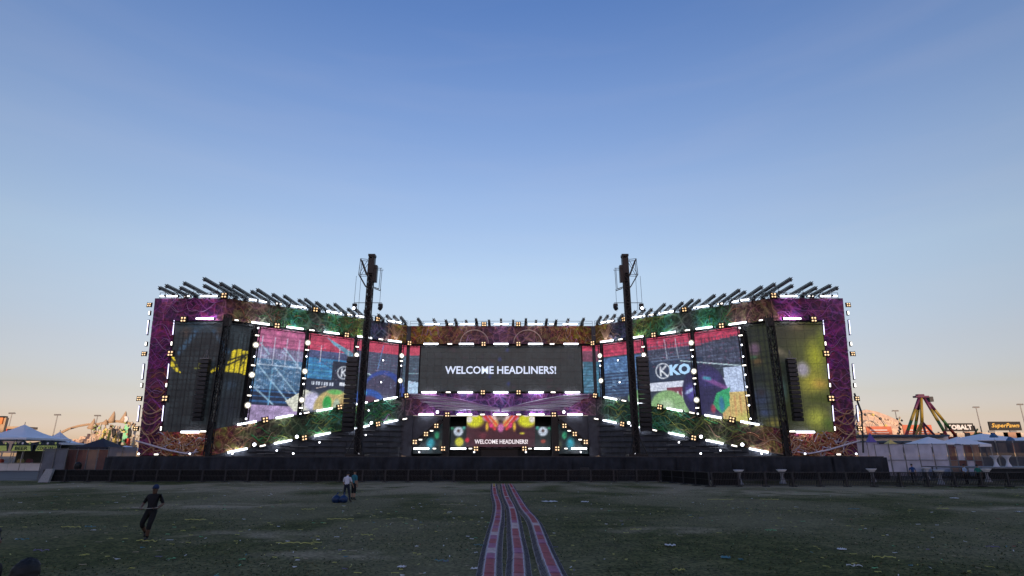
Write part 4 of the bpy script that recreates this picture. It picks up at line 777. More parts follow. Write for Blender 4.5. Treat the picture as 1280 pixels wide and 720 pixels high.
# angled walls: one bay between each pair of light columns
names = ['nearest the wing', 'with the circled K', 'behind the speaker mast', 'beside the centre screen']
for s, pic in ((-1, pic_left), (1, pic_right)):
    for k, (a, b) in enumerate(((4.65, 11.5), (11.95, 19.4), (19.8, 27.4), (27.8, LA - .1))):
        zb = band_top('A', a) - .5
        what = ['pink grandstand and blue scaffold picture', 'screen with circled letter K and painted ball', 'screen with blue ball and red stands', 'narrow screen strip'][k] if s < 0 else ['screen with big dark ball and orange floor', 'screen with circled K and letters KO', 'screen with blue and red stands', 'narrow teal screen strip'][k]
        c_ = thing('led_screen', f'{what} on the {SIDE[s]} angled wall, {["by the wing", "second from wing", "behind the mast", "by the centre"][k]}', 'screen', pt('A', s, (a + b) / 2, zb, .15), 0, 'led screens of the stage')
        for ua, ub in cuts(a, b, 1.2):
            for z0, z1 in cuts(zb, 20.95, 1.2): led_tile(c_, 0, 'A', s, ua, ub, z0, z1, .15, pic, lambda u: u, .12)
        if k == 3:
            for z0, z1 in cuts(12.6, 20.9, 1.2): led_tile(c_, 0, 'C', 1, *((-15.95, -14.05) if s < 0 else (14.05, 15.95)), z0, z1, .12, pic, (lambda u: LA + XJ - np.abs(u)), .12)
        if s > 0 and k == 1: lettering(c_, 'KO', pt('A', s, 14.2, 15.5, .2), 3.3, 1.7, glow('blue_lettering', srgb(150, 200, 236), .44, False), rz('A', s), bold=.05)
# wing screens, wrapped round the corner
for s, pic in ((-1, pic_wing_left), (1, pic_wing_right)):
    c_ = thing('led_screen', 'tall dark wing screen with yellow butterfly wings at far left' if s < 0 else 'tall green and yellow flower screen on the right wing', 'screen', (s * 42.5, YW - .12, 5.6), 0, 'led screens of the stage')
    for a, b in cuts(XC + .1, 45.7, 1.2):
        for z0, z1 in cuts(5.5, 20.95, 1.2): led_tile(c_, 0, 'W', s, a, b, z0, z1, .12, pic, lambda u: 45.7 - u, .16)
    for a, b in cuts(.1, 3.7, 1.2):
        for z0, z1 in cuts(5.6, 20.95, 1.2): led_tile(c_, 0, 'A', s, a, b, z0, z1, .12, pic, lambda u: 6.6 + u, .16)

# ------------------------------------------------------------------ cable ramps across the grass
RSIDE = mat('ramp_blue_rubber', (.05, .06, .09), .35, 0, .7, 9); RLID = [mat('ramp_crimson_lid', (.30, .035, .05), .55, 0, .35, 7), mat('ramp_magenta_lid', (.28, .06, .16), .5, 0, .35, 7), mat('ramp_faded_lid', (.34, .10, .12), .55, 0, .4, 7), mat('ramp_yellow_lid', (.40, .30, .07), .6, 0, .3, 7), mat('ramp_pale_lid', (.46, .34, .34), .5, 0, .35, 7)]
REDGE = mat('ramp_lilac_edge', (.36, .31, .42), .45, 0, .3, 9)
def cr3(pts, n):
    out = []
    for i in range(len(pts) - 1):
        p0, p1, p2, p3 = pts[max(0, i - 1)], pts[i], pts[i + 1], pts[min(len(pts) - 1, i + 2)]
        for k in range(n):
            t_ = k / n; out.append(.5 * ((2 * p1) + (p2 - p0) * t_ + (2 * p0 - 5 * p1 + 4 * p2 - p3) * t_ ** 2 + (3 * p1 - p0 - 3 * p2 + p3) * t_ ** 3))
    return out + [pts[-1]]
body = MB(); L_ = .9
body.prism([(-.31, -L_ / 2 + .01, 0), (-.31, L_ / 2 - .01, 0), (-.19, L_ / 2 - .01, .055), (.19, L_ / 2 - .01, .055), (.31, L_ / 2 - .01, 0), (.31, -L_ / 2 + .01, 0), (.19, -L_ / 2 + .01, .055), (-.19, -L_ / 2 + .01, .055)], (0, 0, 0)) if False else None
body.add([(-.31, -.44, 0), (-.15, -.44, .085), (.15, -.44, .085), (.31, -.44, 0), (-.31, .44, 0), (-.15, .44, .085), (.15, .44, .085), (.31, .44, 0)], [(0, 1, 2, 3), (7, 6, 5, 4), (0, 4, 5, 1), (1, 5, 6, 2), (2, 6, 7, 3), (3, 7, 4, 0)])
for k in range(6):
    for e in (-1, 1): body.box((e * .23, -.37 + .148 * k, .045), (.13, .03, .02), 0, Matrix.Rotation(e * .49, 3, 'Y'))
RB_ = body.mesh('ramp_section', RSIDE)
lids = []
for m_ in RLID:
    l = MB(); l.box((0, 0, .092), (.225, .86, .022)); 
    for k in range(5): l.box((0, -.34 + .17 * k, .105), (.16, .05, .008))
    for e in (-1, 1): l.box((e * .128, 0, .096), (.024, .87, .03), 1)
    lids.append(l.mesh('lid', [m_, REDGE]))
runs = (('left', [(318, 85), (325, 160), (348, 240), (345, 330), (325, 430), (300, 580), (286, 730)]), ('middle', [(380, 85), (400, 170), (440, 260), (458, 350), (468, 450), (485, 580), (490, 730)]), ('right', [(430, 85), (460, 150), (520, 260), (590, 350), (630, 450), (670, 570), (734, 730)]))
for nm_, pp in runs:
    P3 = [gnd(560 + x / 5.54, 590 + y / 5.54 + (1.2 if y < 100 else 0)) for x, y in pp]; P3[0].y = min(P3[0].y, 61.2)
    d_ = (P3[-1] - P3[-2]).normalized(); P3.append(P3[-1] + d_ * 5)
    pts = cr3(P3, 60)
    o = thing('cable_ramp', f'{nm_} of three red cable ramps snaking from the barrier to the viewer', 'cable ramp', (pts[0].x, pts[0].y, .03), 0, 'red cable ramps on the grass')
    acc = 0; last = pts[0]; nxt = .45; cnt = 0
    for a, b in zip(pts, pts[1:]):
        sl_ = (b - a).length
        while acc + sl_ >= nxt:
            q = a.lerp(b, (nxt - acc) / sl_ if sl_ else 0); ang_ = math.atan2((b - a).y, (b - a).x) - PI / 2
            s_ = link('ramp_section', RB_, o, (q.x - o.location.x, q.y - o.location.y, random.uniform(0, .012)), (random.uniform(-.01, .01), random.uniform(-.02, .02), ang_ + random.uniform(-.02, .02)))
            u_ = random.random(); li = (3 if (nm_ == 'left' and cnt < 5) else (0 if u_ < .6 else (1 if u_ < .8 else (2 if u_ < .93 else 4))))
            link('lid', lids[li], s_); nxt += L_; cnt += 1
        acc += sl_
# ------------------------------------------------------------------ litter
LM = [mat('yellow_streamer', (.46, .42, .10), .5, 0, .2), mat('white_paper', (.62, .62, .62), .6, 0, .1), mat('teal_foil', (.07, .19, .22), .4, 0, .2), mat('lilac_foil', (.16, .13, .22), .4, 0, .2), mat('green_foil', (.14, .40, .18), .4, 0, .2), mat('red_paper', (.32, .07, .06), .6, 0, .2), mat('tan_paper', (.34, .28, .18), .7, 0, .2)]
def zat(x, y): return .02 + .02 * math.sin(x * .7 + 1.3 * math.sin(y * .31)) * math.sin(y * .9 + x * .13)
cf = MB(); r9 = random.Random(4)
def patch(x, y): return .5 + .5 * math.sin(x * .21 + 1.4 * math.sin(y * .17)) * math.sin(y * .23 + .8 * math.sin(x * .11))
n_ = 0
while n_ < 1900:
    y = 13.5 + 47 * r9.random() ** 1.1; x = r9.uniform(-1, 1) * (y * .95 + 3)
    if r9.random() > .22 + .8 * patch(x, y) ** 2 + (.5 if abs(x + .5) < 4 else 0): continue
    n_ += 1
    mi = r9.choices(range(7), (40, 13, 5, 3, 7, 2, 18))[0]; z = zat(x, y) + .012; a_ = r9.uniform(0, PI)
    if r9.random() < .6:
        l_, w_ = r9.uniform(.01, .035), r9.uniform(.006, .018); c, s_ = math.cos(a_), math.sin(a_); t_ = r9.uniform(0, .03)
        cf.add([(x - c * l_ + s_ * w_, y - s_ * l_ - c * w_, z), (x + c * l_ + s_ * w_, y + s_ * l_ - c * w_, z + t_), (x + c * l_ - s_ * w_, y + s_ * l_ + c * w_, z + t_ + .01), (x - c * l_ - s_ * w_, y - s_ * l_ + c * w_, z + .004)], [(0, 1, 2, 3)], mi)
    else:
        L_ = r9.uniform(.06, .3); k_ = 5; w_ = .007; pv = []
        for k in range(k_):
            t_ = k / (k_ - 1) - .5; xx = x + math.cos(a_) * L_ * t_ + .05 * math.sin(9 * t_ + a_); yy = y + math.sin(a_) * L_ * t_ + .08 * math.cos(7 * t_); pv += [(xx, yy - w_, zat(xx, yy) + .008 + .02 * abs(math.sin(5 * t_))), (xx, yy + w_, zat(xx, yy) + .02 + .02 * abs(math.sin(5 * t_)))]
        cf.add(pv, [(2 * k, 2 * k + 2, 2 * k + 3, 2 * k + 1) for k in range(k_ - 1)], mi)
tag(link('confetti', cf.mesh('confetti', LM)), 'scattered confetti and streamer scraps over the trodden grass', 'confetti', kind='stuff')
def streamer(px0, px1, py, mi, lab, wig=.03, wd=.009):
    a = gnd(px0, py); b = gnd(px1, py + .3); n = 16; c = (a + b) / 2; mb = MB(); ph = random.uniform(0, 6)
    for k in range(n + 1):
        q = a.lerp(b, k / n); yy = q.y + wig * 3 * math.sin(k * .8 + ph); zz = zat(q.x, yy) + .012 + .035 * abs(math.sin(k * 1.1 + ph)) - zat(c.x, c.y)
        mb.v += [(q.x - c.x, yy - c.y - wd, zz), (q.x - c.x, yy - c.y + wd, zz + .02)]
    for k in range(n): mb.f.append((2 * k, 2 * k + 2, 2 * k + 3, 2 * k + 1)); mb.m.append(0)
    solo('streamer', mb, LM[mi], lab, 'streamer', 'paper streamers on the grass', (c.x, c.y, zat(c.x, c.y)))
for a in ((78, 103, 660.5, 0, 'yellow streamer on the grass left of the walking person'), (104, 118, 660, 2, 'teal streamer end beside the yellow streamer at left'), (171, 197, 678.5, 0, 'yellow streamer at the feet of the walking person'), (20, 34, 676, 2, 'teal streamer near the bottom left corner'), (40, 58, 690, 3, 'lilac streamer above the nearest dark head'),
          (231, 258, 651, 0, 'yellow streamer in the grass right of the walking person'), (344, 402, 680.5, 0, 'long yellow streamer halfway between walking person and cable ramps'), (408, 442, 650.5, 0, 'pale yellow streamer below the blue sacks'), (377, 394, 638, 0, 'short yellow streamer left of the blue sacks'), (550, 580, 632.5, 6, 'tan streamer left of the cable ramps near the barrier'),
          (592, 607, 683.5, 2, 'teal strip just left of the cable ramps'), (450, 465, 671, 0, 'short yellow streamer at mid field below the pair'), (543, 560, 702.5, 2, 'teal streamer near the bottom, left of the cable ramps'), (884, 917, 625.3, 0, 'yellow streamer on the sandy patch at right, left one'), (950, 974, 625.6, 0, 'yellow streamer on the sandy patch at right, right one'),
          (1088, 1118, 698.5, 0, 'wavy yellow streamer at lower right'), (1056, 1076, 709.5, 1, 'white crumpled streamer near the bottom right'), (840, 856, 715.5, 0, 'yellow streamer near the bottom, right of the cable ramps'), (1170, 1185, 637, 0, 'yellow streamer below the right barriers'), (1060, 1074, 637, 2, 'teal streamer below the right barriers'), (1232, 1248, 686, 3, 'lilac streamer at the far lower right'), (788, 802, 663, 0, 'yellow streamer at mid field right of the cable ramps'), (958, 972, 665, 4, 'green streamer at mid right of the field')): streamer(*a)
def sheet(px, py, w_, d_, mi, lab, nm='paper_sheet', cat='paper'):
    c = gnd(px, py); mb = MB(); n = 6; ph = random.uniform(0, 6)
    for j in range(n + 1):
        for i in range(n + 1): mb.v.append((w_ * (i / n - .5), d_ * (j / n - .5), .02 + .05 * abs(math.sin(i * 1.3 + ph) * math.sin(j * 1.7 + ph))))
    for j in range(n):
        for i in range(n): q = j * (n + 1) + i; mb.f.append((q, q + 1, q + n + 2, q + n + 1)); mb.m.append(0)
    solo(nm, mb, LM[mi], lab, cat, 'sheets lying on the grass', (c.x, c.y, zat(c.x, c.y)), (0, 0, random.uniform(-.3, .3)))
for a in ((687, 628.3, .85, .7, 1, 'larger white sheet right of the cable ramps near the barrier'), (731, 628.3, .45, .4, 1, 'smaller white sheet right of the cable ramps near the barrier'), (838, 684.7, .32, .22, 1, 'white paper scrap at mid right of the field'), (1052, 688, .2, .2, 1, 'white crumpled scrap at lower right'), (1194, 624, .4, .4, 1, 'white scrap close to the right barriers'), (502, 710.5, .2, .15, 1, 'white scrap near the bottom centre left'), (1274, 641, .35, .3, 1, 'white scrap at the right photo edge'), (594, 713, .22, .1, 1, 'white scrap at the bottom beside the left cable ramp')): sheet(*a)
sheet(907, 699, .24, .22, 2, 'flattened teal blue plastic wrap at lower right', 'plastic_wrap', 'plastic wrap')
sheet(926, 702, .12, .12, 2, 'small teal plastic scrap beside the plastic wrap', 'plastic_scrap', 'plastic scrap')

# ------------------------------------------------------------------ short trodden grass tufts over the nearer field
GB = [mat('grass_blade_green', (.048, .064, .024), .8, 0, .3, 2), mat('grass_blade_dry', (.15, .125, .06), .8, 0, .3, 2), mat('grass_blade_dark', (.028, .038, .018), .8, 0, .3, 2)]
tu = MB(); V, F, Mi = [], [], []
for k in range(42000):
    y = 12.5 + 34 * r9.random() ** 1.5; x = 1.9 + r9.uniform(-1, 1) * (y * .93 + 1)
    if patch(x * 1.7 + 5, y * 1.3) < .25 * r9.random() + .12 or any(((x - a) / c) ** 2 + ((y - b) / d) ** 2 < r9.random() for a, b, c, d in WORN): continue
    z = zat(x, y) - .004; h_ = r9.uniform(.015, .04); a_ = r9.uniform(0, PI); w_ = r9.uniform(.012, .035); c, s_ = math.cos(a_) * w_, math.sin(a_) * w_; b0 = len(V)
    V += [(x - c, y - s_, z), (x + c, y + s_, z), (x + r9.uniform(-.04, .04), y + r9.uniform(-.04, .04), z + h_)]; F.append((b0, b0 + 1, b0 + 2)); Mi.append(r9.choices((0, 1, 2), (6, 3, 1))[0])
me = bpy.data.meshes.new('grass_tufts'); me.from_pydata(V, [], F)
for m_ in GB: me.materials.append(m_)
me.polygons.foreach_set('material_index', Mi); me.update()
tag(link('grass_tufts', me), 'short trodden dark green grass of the field', 'grass', kind='stuff')

# ------------------------------------------------------------------ people: one skinned surface each, clothing colours by body region
SKIN = [mat('skin_tan', (.32, .19, .13), .55, 0, .06), mat('skin_dark', (.14, .08, .055), .55, 0, .06)]
HAIRK = mat('dark_hair', (.012, .010, .010), .6, 0, .3, 40)
def skin_mesh(verts, edges, radii, root=0, sub=2):
    me = bpy.data.meshes.new('body'); me.from_pydata(verts, edges, []); o = bpy.data.objects.new('body', me); C.objects.link(o)
    sk = o.modifiers.new('skin', 'SKIN'); sk.use_smooth_shade = True
    for i, r_ in enumerate(radii):
        sv = me.skin_vertices[0].data[i]; sv.radius = r_ if isinstance(r_, tuple) else (r_, r_); sv.use_root = (i == root)
    ss = o.modifiers.new('sub', 'SUBSURF'); ss.levels = sub; ss.render_levels = sub
    bpy.context.view_layer.update()
    out = bpy.data.meshes.new_from_object(o.evaluated_get(bpy.context.evaluated_depsgraph_get())); bpy.data.objects.remove(o); bpy.data.meshes.remove(me); return out
def seg_d(p, a, b):
    ab = b - a; t = max(0, min(1, (p - a).dot(ab) / ab.length_squared)); return (p - a - ab * t).length, t
DEF = dict(pelvis=(0, 0, .94), waist=(0, 0, 1.08), chest=(0, -.01, 1.30), neck=(0, 0, 1.46), jaw=(0, -.015, 1.545), head=(0, -.01, 1.64), crown=(0, .005, 1.72), nose=(0, -.10, 1.615),
           shL=(.185, 0, 1.40), elL=(.24, .03, 1.12), wrL=(.24, -.04, .88), haL=(.235, -.06, .80), shR=(-.185, 0, 1.40), elR=(-.24, .03, 1.12), wrR=(-.24, -.04, .88), haR=(-.235, -.06, .80),
           hiL=(.095, 0, .90), knL=(.10, -.02, .50), anL=(.10, .02, .09), toL=(.105, -.15, .04), hiR=(-.095, 0, .90), knR=(-.10, -.02, .50), anR=(-.10, .02, .09), toR=(-.105, -.15, .04))
ED = [('pelvis', 'waist'), ('waist', 'chest'), ('chest', 'neck'), ('neck', 'jaw'), ('jaw', 'head'), ('head', 'crown')]
for q in 'LR': ED += [('chest', 'sh' + q), ('sh' + q, 'el' + q), ('el' + q, 'wr' + q), ('wr' + q, 'ha' + q), ('pelvis', 'hi' + q), ('hi' + q, 'kn' + q), ('kn' + q, 'an' + q), ('an' + q, 'to' + q)]
RAD = dict(pelvis=(.155, .115), waist=(.145, .10), chest=(.165, .115), neck=.062, jaw=(.066, .075), head=(.078, .094), crown=(.055, .065), sh=.066, el=.047, wr=.033, ha=(.042, .022), hi=.088, kn=.062, an=.045, to=(.045, .03))
def person(label, P, rz_, h=1.75, pose=None, shirt=None, pants=None, shoe=None, skin=SKIN[0], sleeve=.45, leg_cover=1.0, baggy=1.0, hat=None, hair=True, name='person', group=None, fat=1.0):
    J = {k: Vector(v) for k, v in DEF.items()}
    for k, v in (pose or {}).items(): J[k] = Vector(v)
    keys = [k for k in J if k != 'nose']; idx = {k: i for i, k in enumerate(keys)}
    rad = []
    for k in keys:
        r_ = RAD.get(k, RAD.get(k[:2])); r_ = r_ if isinstance(r_, tuple) else (r_, r_)
        g = fat * (baggy if k[:2] in ('hi', 'kn', 'pe') else 1.0); rad.append((r_[0] * g, r_[1] * g))
    me = skin_mesh([tuple(J[k]) for k in keys], [(idx[a], idx[b]) for a, b in ED], rad, idx['pelvis'])
    mats = [skin, shirt, pants, shoe or BLACK, HAIRK]
    bm = bmesh.new(); bm.from_mesh(me); bpy.data.meshes.remove(me)
    for f in bm.faces: f.smooth = True
    # region by nearest bone
    bones = [(a, b, J[a], J[b]) for a, b in ED]
    for f in bm.faces:
        c = f.calc_center_median(); best = min(((seg_d(c, A, B)), a, b) for a, b, A, B in bones) if False else None
        bd = 9; bb = None; bt = 0
        for a, b, A, B in bones:
            d_, t_ = seg_d(c, A, B)
            if d_ < bd: bd, bb, bt = d_, (a, b), t_
        a, b = bb; k = a[:2]; mi = 1
        if a in ('neck', 'jaw', 'head'): mi = 0
        if a == 'neck' and bt < .25: mi = 1
        if (a, b) == ('pelvis', 'waist') and bt < .45: mi = 2
        if a == 'pelvis' and b[:2] == 'hi': mi = 2
        if k == 'sh': mi = 1 if bt < sleeve * 2 else 0
        if k == 'el': mi = 1 if bt < sleeve * 2 - 1 else 0
        if k == 'wr': mi = 0
        if k == 'hi': mi = 2
        if k == 'kn': mi = 2 if bt < leg_cover * 2 - 1 or leg_cover >= 1 else (3 if bt > .8 else 0)
        if k == 'an': mi = 3
        f.material_index = mi
    # shape the face: brow, nose, chin
    hd = J['head']; fwd = (J['nose'] - hd); fwd.z = 0; fwd.normalize()
    # hands: palm ends in five bent fingers, thumb from the palm's side
    extra = []
    for q in 'LR':
        w_, ha = J['wr' + q], J['ha' + q]; d_ = (ha - w_).normalized(); side = (Vector((0, -1, 0)) - d_ * Vector((0, -1, 0)).dot(d_))
        if side.length < .2: side = Vector((1, 0, 0)) - d_ * d_.x
        side.normalize(); pn = d_.cross(side)
        for k in range(4):
            b0 = ha + side * (.03 - .02 * k) - d_ * .01; L_ = (.07, .08, .075, .06)[k]
            extra.append(([b0, b0 + d_ * L_ * .5, b0 + d_ * L_ * .85 + pn * .02, b0 + d_ * L_ + pn * .035], .0095))
        b0 = w_.lerp(ha, .45) + side * .03; extra.append(([b0, b0 + side * .03 + d_ * .03, b0 + side * .035 + d_ * .06], .011))
    n0 = hd + fwd * .085
    extra.append(([n0 + Vector((0, 0, .02)), n0 + fwd * .022 - Vector((0, 0, .015)), n0 - Vector((0, 0, .03)) + fwd * .004], .014))
    lat = fwd.cross(Vector((0, 0, 1)))
    for e in (-1, 1): extra.append(([hd + lat * e * .078 + Vector((0, 0, .02)), hd + lat * e * .088 + Vector((0, 0, 0)), hd + lat * e * .078 - Vector((0, 0, .03))], .014))
    mb = MB()
    for pts, r_ in extra: mb.tube(pts, [r_] * (len(pts) - 1) + [r_ * .7], 6)
    for e in (-1, 1): mb.lathe([(.003, -.008), (.010, 0), (.003, .008)], 6, 4, hd + fwd * .088 + lat * e * .032 + Vector((0, 0, .012)))
    mb.tube([hd + fwd * .083 + lat * -.022 - Vector((0, 0, .055)), hd + fwd * .09 - Vector((0, 0, .057)), hd + fwd * .083 + lat * .022 - Vector((0, 0, .055))], .005, 5, 4)
    m2 = mb.mesh('x', mats, None, True); bm.from_mesh(m2); bpy.data.meshes.remove(m2)
    me = bpy.data.meshes.new('body')
    bm.to_mesh(me); bm.free()
    for m_ in mats: me.materials.append(m_)
    root = thing(name, label, 'person', P, rz_, group)
    s_ = h / 1.75; root.scale = (s_, s_, s_)
    link('body', me, root)
    # hair or cap as a fitted shell over the skull
    c0 = hd + Vector((0, 0, .022)) - fwd * .012
    hb = MB(); ns, nr = (14, 8) if hat else (36, 20); lim = 1.0
    for j in range(nr + 1):
        th = (PI * .56) * j / nr
        for k in range(ns):
            ph = 2 * PI * k / ns; dirv = Vector((math.sin(th) * math.cos(ph), math.sin(th) * math.sin(ph), math.cos(th)))
            cut = 1.0
            if dirv.dot(fwd) > .35 and th > PI * .36: dirv = dirv.copy(); 
            rr = Vector((dirv.x * .098, dirv.y * .112, dirv.z * .118)) * (1 + (0 if hat else .03 * math.sin(5 * ph + 3 * th) + random.uniform(-.035, .05)))
            if not hat and dirv.dot(fwd) > .45 and dirv.z < .45: rr = rr * .86
            hb.v.append(tuple(c0 + rr))
    for j in range(nr):
        for k in range(ns): hb.f.append((j * ns + k, j * ns + (k + 1) % ns, (j + 1) * ns + (k + 1) % ns, (j + 1) * ns + k)); hb.m.append(0)
    ob = link('cap' if hat else 'hair', hb.mesh('cap', hat or HAIRK, None, True), root)
    if hat:
        vb = MB(); ps = [c0 + fwd * .09 + lat * (.085 * math.sin(a_)) + fwd * (.085 * math.cos(a_)) * 1 + Vector((0, 0, .0)) for a_ in np.linspace(-1.45, 1.45, 9)]
        vb.prism(ps, (0, 0, .012)); link('visor', vb.mesh('visor', hat), ob)
    return root
cot = lambda n_, c_: mat(n_, c_, .85, 0, .18, 14)
BLKT = cot('black_cotton', (.012, .010, .012)); BLKS = cot('black_shorts_cloth', (.010, .010, .012)); NAVYC = cot('navy_cap_cloth', (.02, .035, .09))
# man walking on the left, holding a strip of tape at his waist, weight on one leg
p = gnd(183, 677)
walk = dict(pelvis=(0, 0, .93), waist=(.005, 0, 1.08), chest=(.015, -.02, 1.30), neck=(.02, -.02, 1.46), jaw=(.025, -.05, 1.53), head=(.03, -.05, 1.625), crown=(.03, -.04, 1.705), nose=(.03, -.15, 1.60),
            shL=(.20, -.01, 1.385), elL=(.32, .04, 1.14), wrL=(.26, -.16, 1.03), haL=(.19, -.22, 1.02), shR=(-.17, -.01, 1.385), elR=(-.32, .04, 1.16), wrR=(-.28, -.16, 1.04), haR=(-.22, -.22, 1.02),
            hiL=(.085, 0, .89), knL=(.06, -.12, .50), anL=(0, -.02, .085), toL=(.005, -.19, .04), hiR=(-.105, 0, .89), knR=(-.24, -.02, .52), anR=(-.22, .26, .24), toR=(-.21, .22, .08))
man = person('person in black shirt and long black shorts walking with navy cap', (p.x, p.y, .02), R(4), 1.72, walk, BLKT, BLKS, BLACK, SKIN[1], .46, .66, 1.25, NAVYC, fat=1.06)
mb = MB(); mb.tube([(-.52, -.235, 1.03), (-.2, -.24, 1.012), (0, -.245, 1.0), (.2, -.24, 1.008), (.30, -.23, 1.03)], .011, 5)
solo('litter_stick', mb, mat('pale_stick', (.40, .36, .30), .7), 'pale thin stick held level by the walking person', 'stick', None, man.location, man.rotation_euler)
# pair in the middle distance
TEAL = cot('teal_cotton', (.03, .16, .20)); WHT = cot('white_cotton', (.62, .60, .66)); DKP = cot('dark_jeans', (.012, .016, .03))
p = gnd(432, 628)
stoop = dict(chest=(.03, -.05, 1.28), neck=(.05, -.11, 1.43), jaw=(.06, -.17, 1.49), head=(.06, -.20, 1.56), crown=(.06, -.22, 1.64), nose=(.06, -.30, 1.50), shL=(.22, -.06, 1.37), shR=(-.16, -.06, 1.37), elL=(.27, -.10, 1.10), wrL=(.24, -.24, .90), haL=(.22, -.28, .82), elR=(-.24, -.10, 1.10), wrR=(-.26, -.26, .92), haR=(-.26, -.32, .85),
             knL=(.14, -.03, .50), anL=(.10, .05, .09), toL=(.11, -.12, .04), knR=(-.17, -.02, .50), anR=(-.26, .02, .09), toR=(-.30, -.15, .04))
person('person in white T-shirt and dark trousers stooping over blue bags', (p.x, p.y, .02), R(172), 1.76, stoop, WHT, DKP, BLACK, SKIN[0], .42, 1.0, 1.1)
p2 = gnd(440, 626)
person('person in teal shirt and dark shorts standing behind the white T-shirt', (p2.x - .02, p2.y + .25, .02), R(150), 1.78, dict(elL=(.25, -.08, 1.12), wrL=(.12, -.26, 1.05), haL=(.06, -.30, 1.03)), TEAL, BLKS, BLACK, SKIN[0], .42, .62, 1.15)
SACK = mat('blue_plastic_sack', (.010, .032, .10), .35, 0, .3, 5)
for k, (px, py, lab) in enumerate(((420, 629, 'left of two blue plastic sacks on the grass'), (429, 629, 'right of two blue plastic sacks on the grass'))):
    q = gnd(px, py); mb = MB(); ns = 14
    for j in range(8):
        t_ = j / 7; rr = .23 * math.sin(PI * (t_ * .86 + .14)) ** .55 if j < 7 else .05
        for a_ in range(ns):
            w_ = 1 + .14 * math.sin(a_ * 2.1 + j * 1.3 + k) + .08 * math.sin(a_ * 4.7 + j * 2.1); mb.v.append((rr * w_ * math.cos(2 * PI * a_ / ns) * 1.15, rr * w_ * math.sin(2 * PI * a_ / ns), .44 * t_))
    for j in range(7):
        for a_ in range(ns): mb.f.append((j * ns + a_, j * ns + (a_ + 1) % ns, (j + 1) * ns + (a_ + 1) % ns, (j + 1) * ns + a_)); mb.m.append(0)
    mb.f.append(tuple(range(ns))[::-1]); mb.m.append(0); mb.f.append(tuple(7 * ns + a_ for a_ in range(ns))); mb.m.append(0)
    s_o = thing('rubbish_sack', lab, 'sack', (q.x, q.y, .02), k * .8, 'blue sacks on the grass'); link('bag', mb.mesh('bag', SACK, None, True), s_o)
    tb = MB(); tb.tube([(0, 0, .42), (.03, .02, .5), (.08, 0, .55)], [.04, .03, .06], 6); link('tied_neck', tb.mesh('tied_neck', SACK), s_o)
# heads in the nearest foreground
p = at(36, 700, 5.2); person('nearest person with dark hair, only the head in frame at bottom left', (p.x, 5.2, .02), R(180), p.z * 1.75 / 1.775 - .01, None, BLKT, DKP, BLACK, SKIN[1], .42, 1.0, 1.0)
p = at(-12, 659, 6.2); person('dark person at the left photo edge, barely in frame', (p.x, 6.2, .02), R(95), p.z * 1.75 / 1.775, None, BLKT, DKP, BLACK, SKIN[1], .42, 1.0, 1.0)
# people behind the right barriers and at the bar
BLU = cot('blue_cotton', (.02, .06, .20)); LBL = cot('pale_blue_cotton', (.30, .42, .60)); GRT = cot('green_teal_cotton', (.02, .18, .14))
for px, py, Y, sh_, lab, a_ in ((1137, 570, 60, BLU, 'person in dark blue behind the right barriers, beside the pale scrim', 150), (1202, 571, 57, LBL, 'person in pale blue shirt behind the right barriers', 200), (1219, 574, 55.5, GRT, 'person in teal green shirt close behind the right barriers', 120)):
    p = at(px, py, Y); person(lab, (p.x, Y, .02), R(a_), min(1.85, p.z), None, sh_, DKP, BLACK, SKIN[0], .42, 1.0, 1.1, group='people behind the right barriers')
for px, sh_, lab in ((39, WHT, 'bar worker in white shirt behind the white counter'), (-6, LBL, 'bar worker in pale shirt at the left photo edge')):
    p = at(px, 580, 111.6); person(lab, (p.x, 111.6, .02), 0, 1.76, None, sh_, DKP, BLACK, SKIN[0], .42, 1.0, 1.0, group='bar workers')
mb = MB(); p = at(102, 586, 70.3); mb.lathe([(.34, 0), (.4, .3), (.38, .55), (.2, .75), (.08, .8)], 10); mb.box((0, -.2, .35), (.3, .1, .2)); o = solo('fog_machine', mb, BLACK, 'black rounded machine on a stand against the maroon scrim', 'machine', None, (p.x, 69.6, p.z)); m1 = MB(); m1.bar((0, 0, -p.z + .01), (0, 0, .02), .08); m1.box((0, 0, -p.z + .05), (.6, .6, .08)); link('stand', m1.mesh('stand', BLACK), o)

# ------------------------------------------------------------------ grandstand behind the viewer: the low sun sets behind it, so field and stage lie in its shade
CONC = mat('weathered_concrete', (.30, .28, .26), .85, 0, .15, .3)
gs = thing('grandstand', 'long concrete grandstand behind the viewer, closing the field', 'grandstand', (0, -165, 0))
mb = MB(); prof = [(-130, 0)]
for k in range(26): prof += [(-130 - k * 2.2, 3 + k * 1.55), (-130 - (k + 1) * 2.2, 3 + k * 1.55)]
prof += [(-187.2, 49), (-190, 49), (-190, 0)]
mb.prism([(-420, y, z) for y, z in prof], (840, 0, 0)); part('seating_tiers', mb, CONC, gs)
mb = MB(); mb.box((0, -192, 25), (840, 3, 50)); part('rear_wall', mb, CONC, gs)

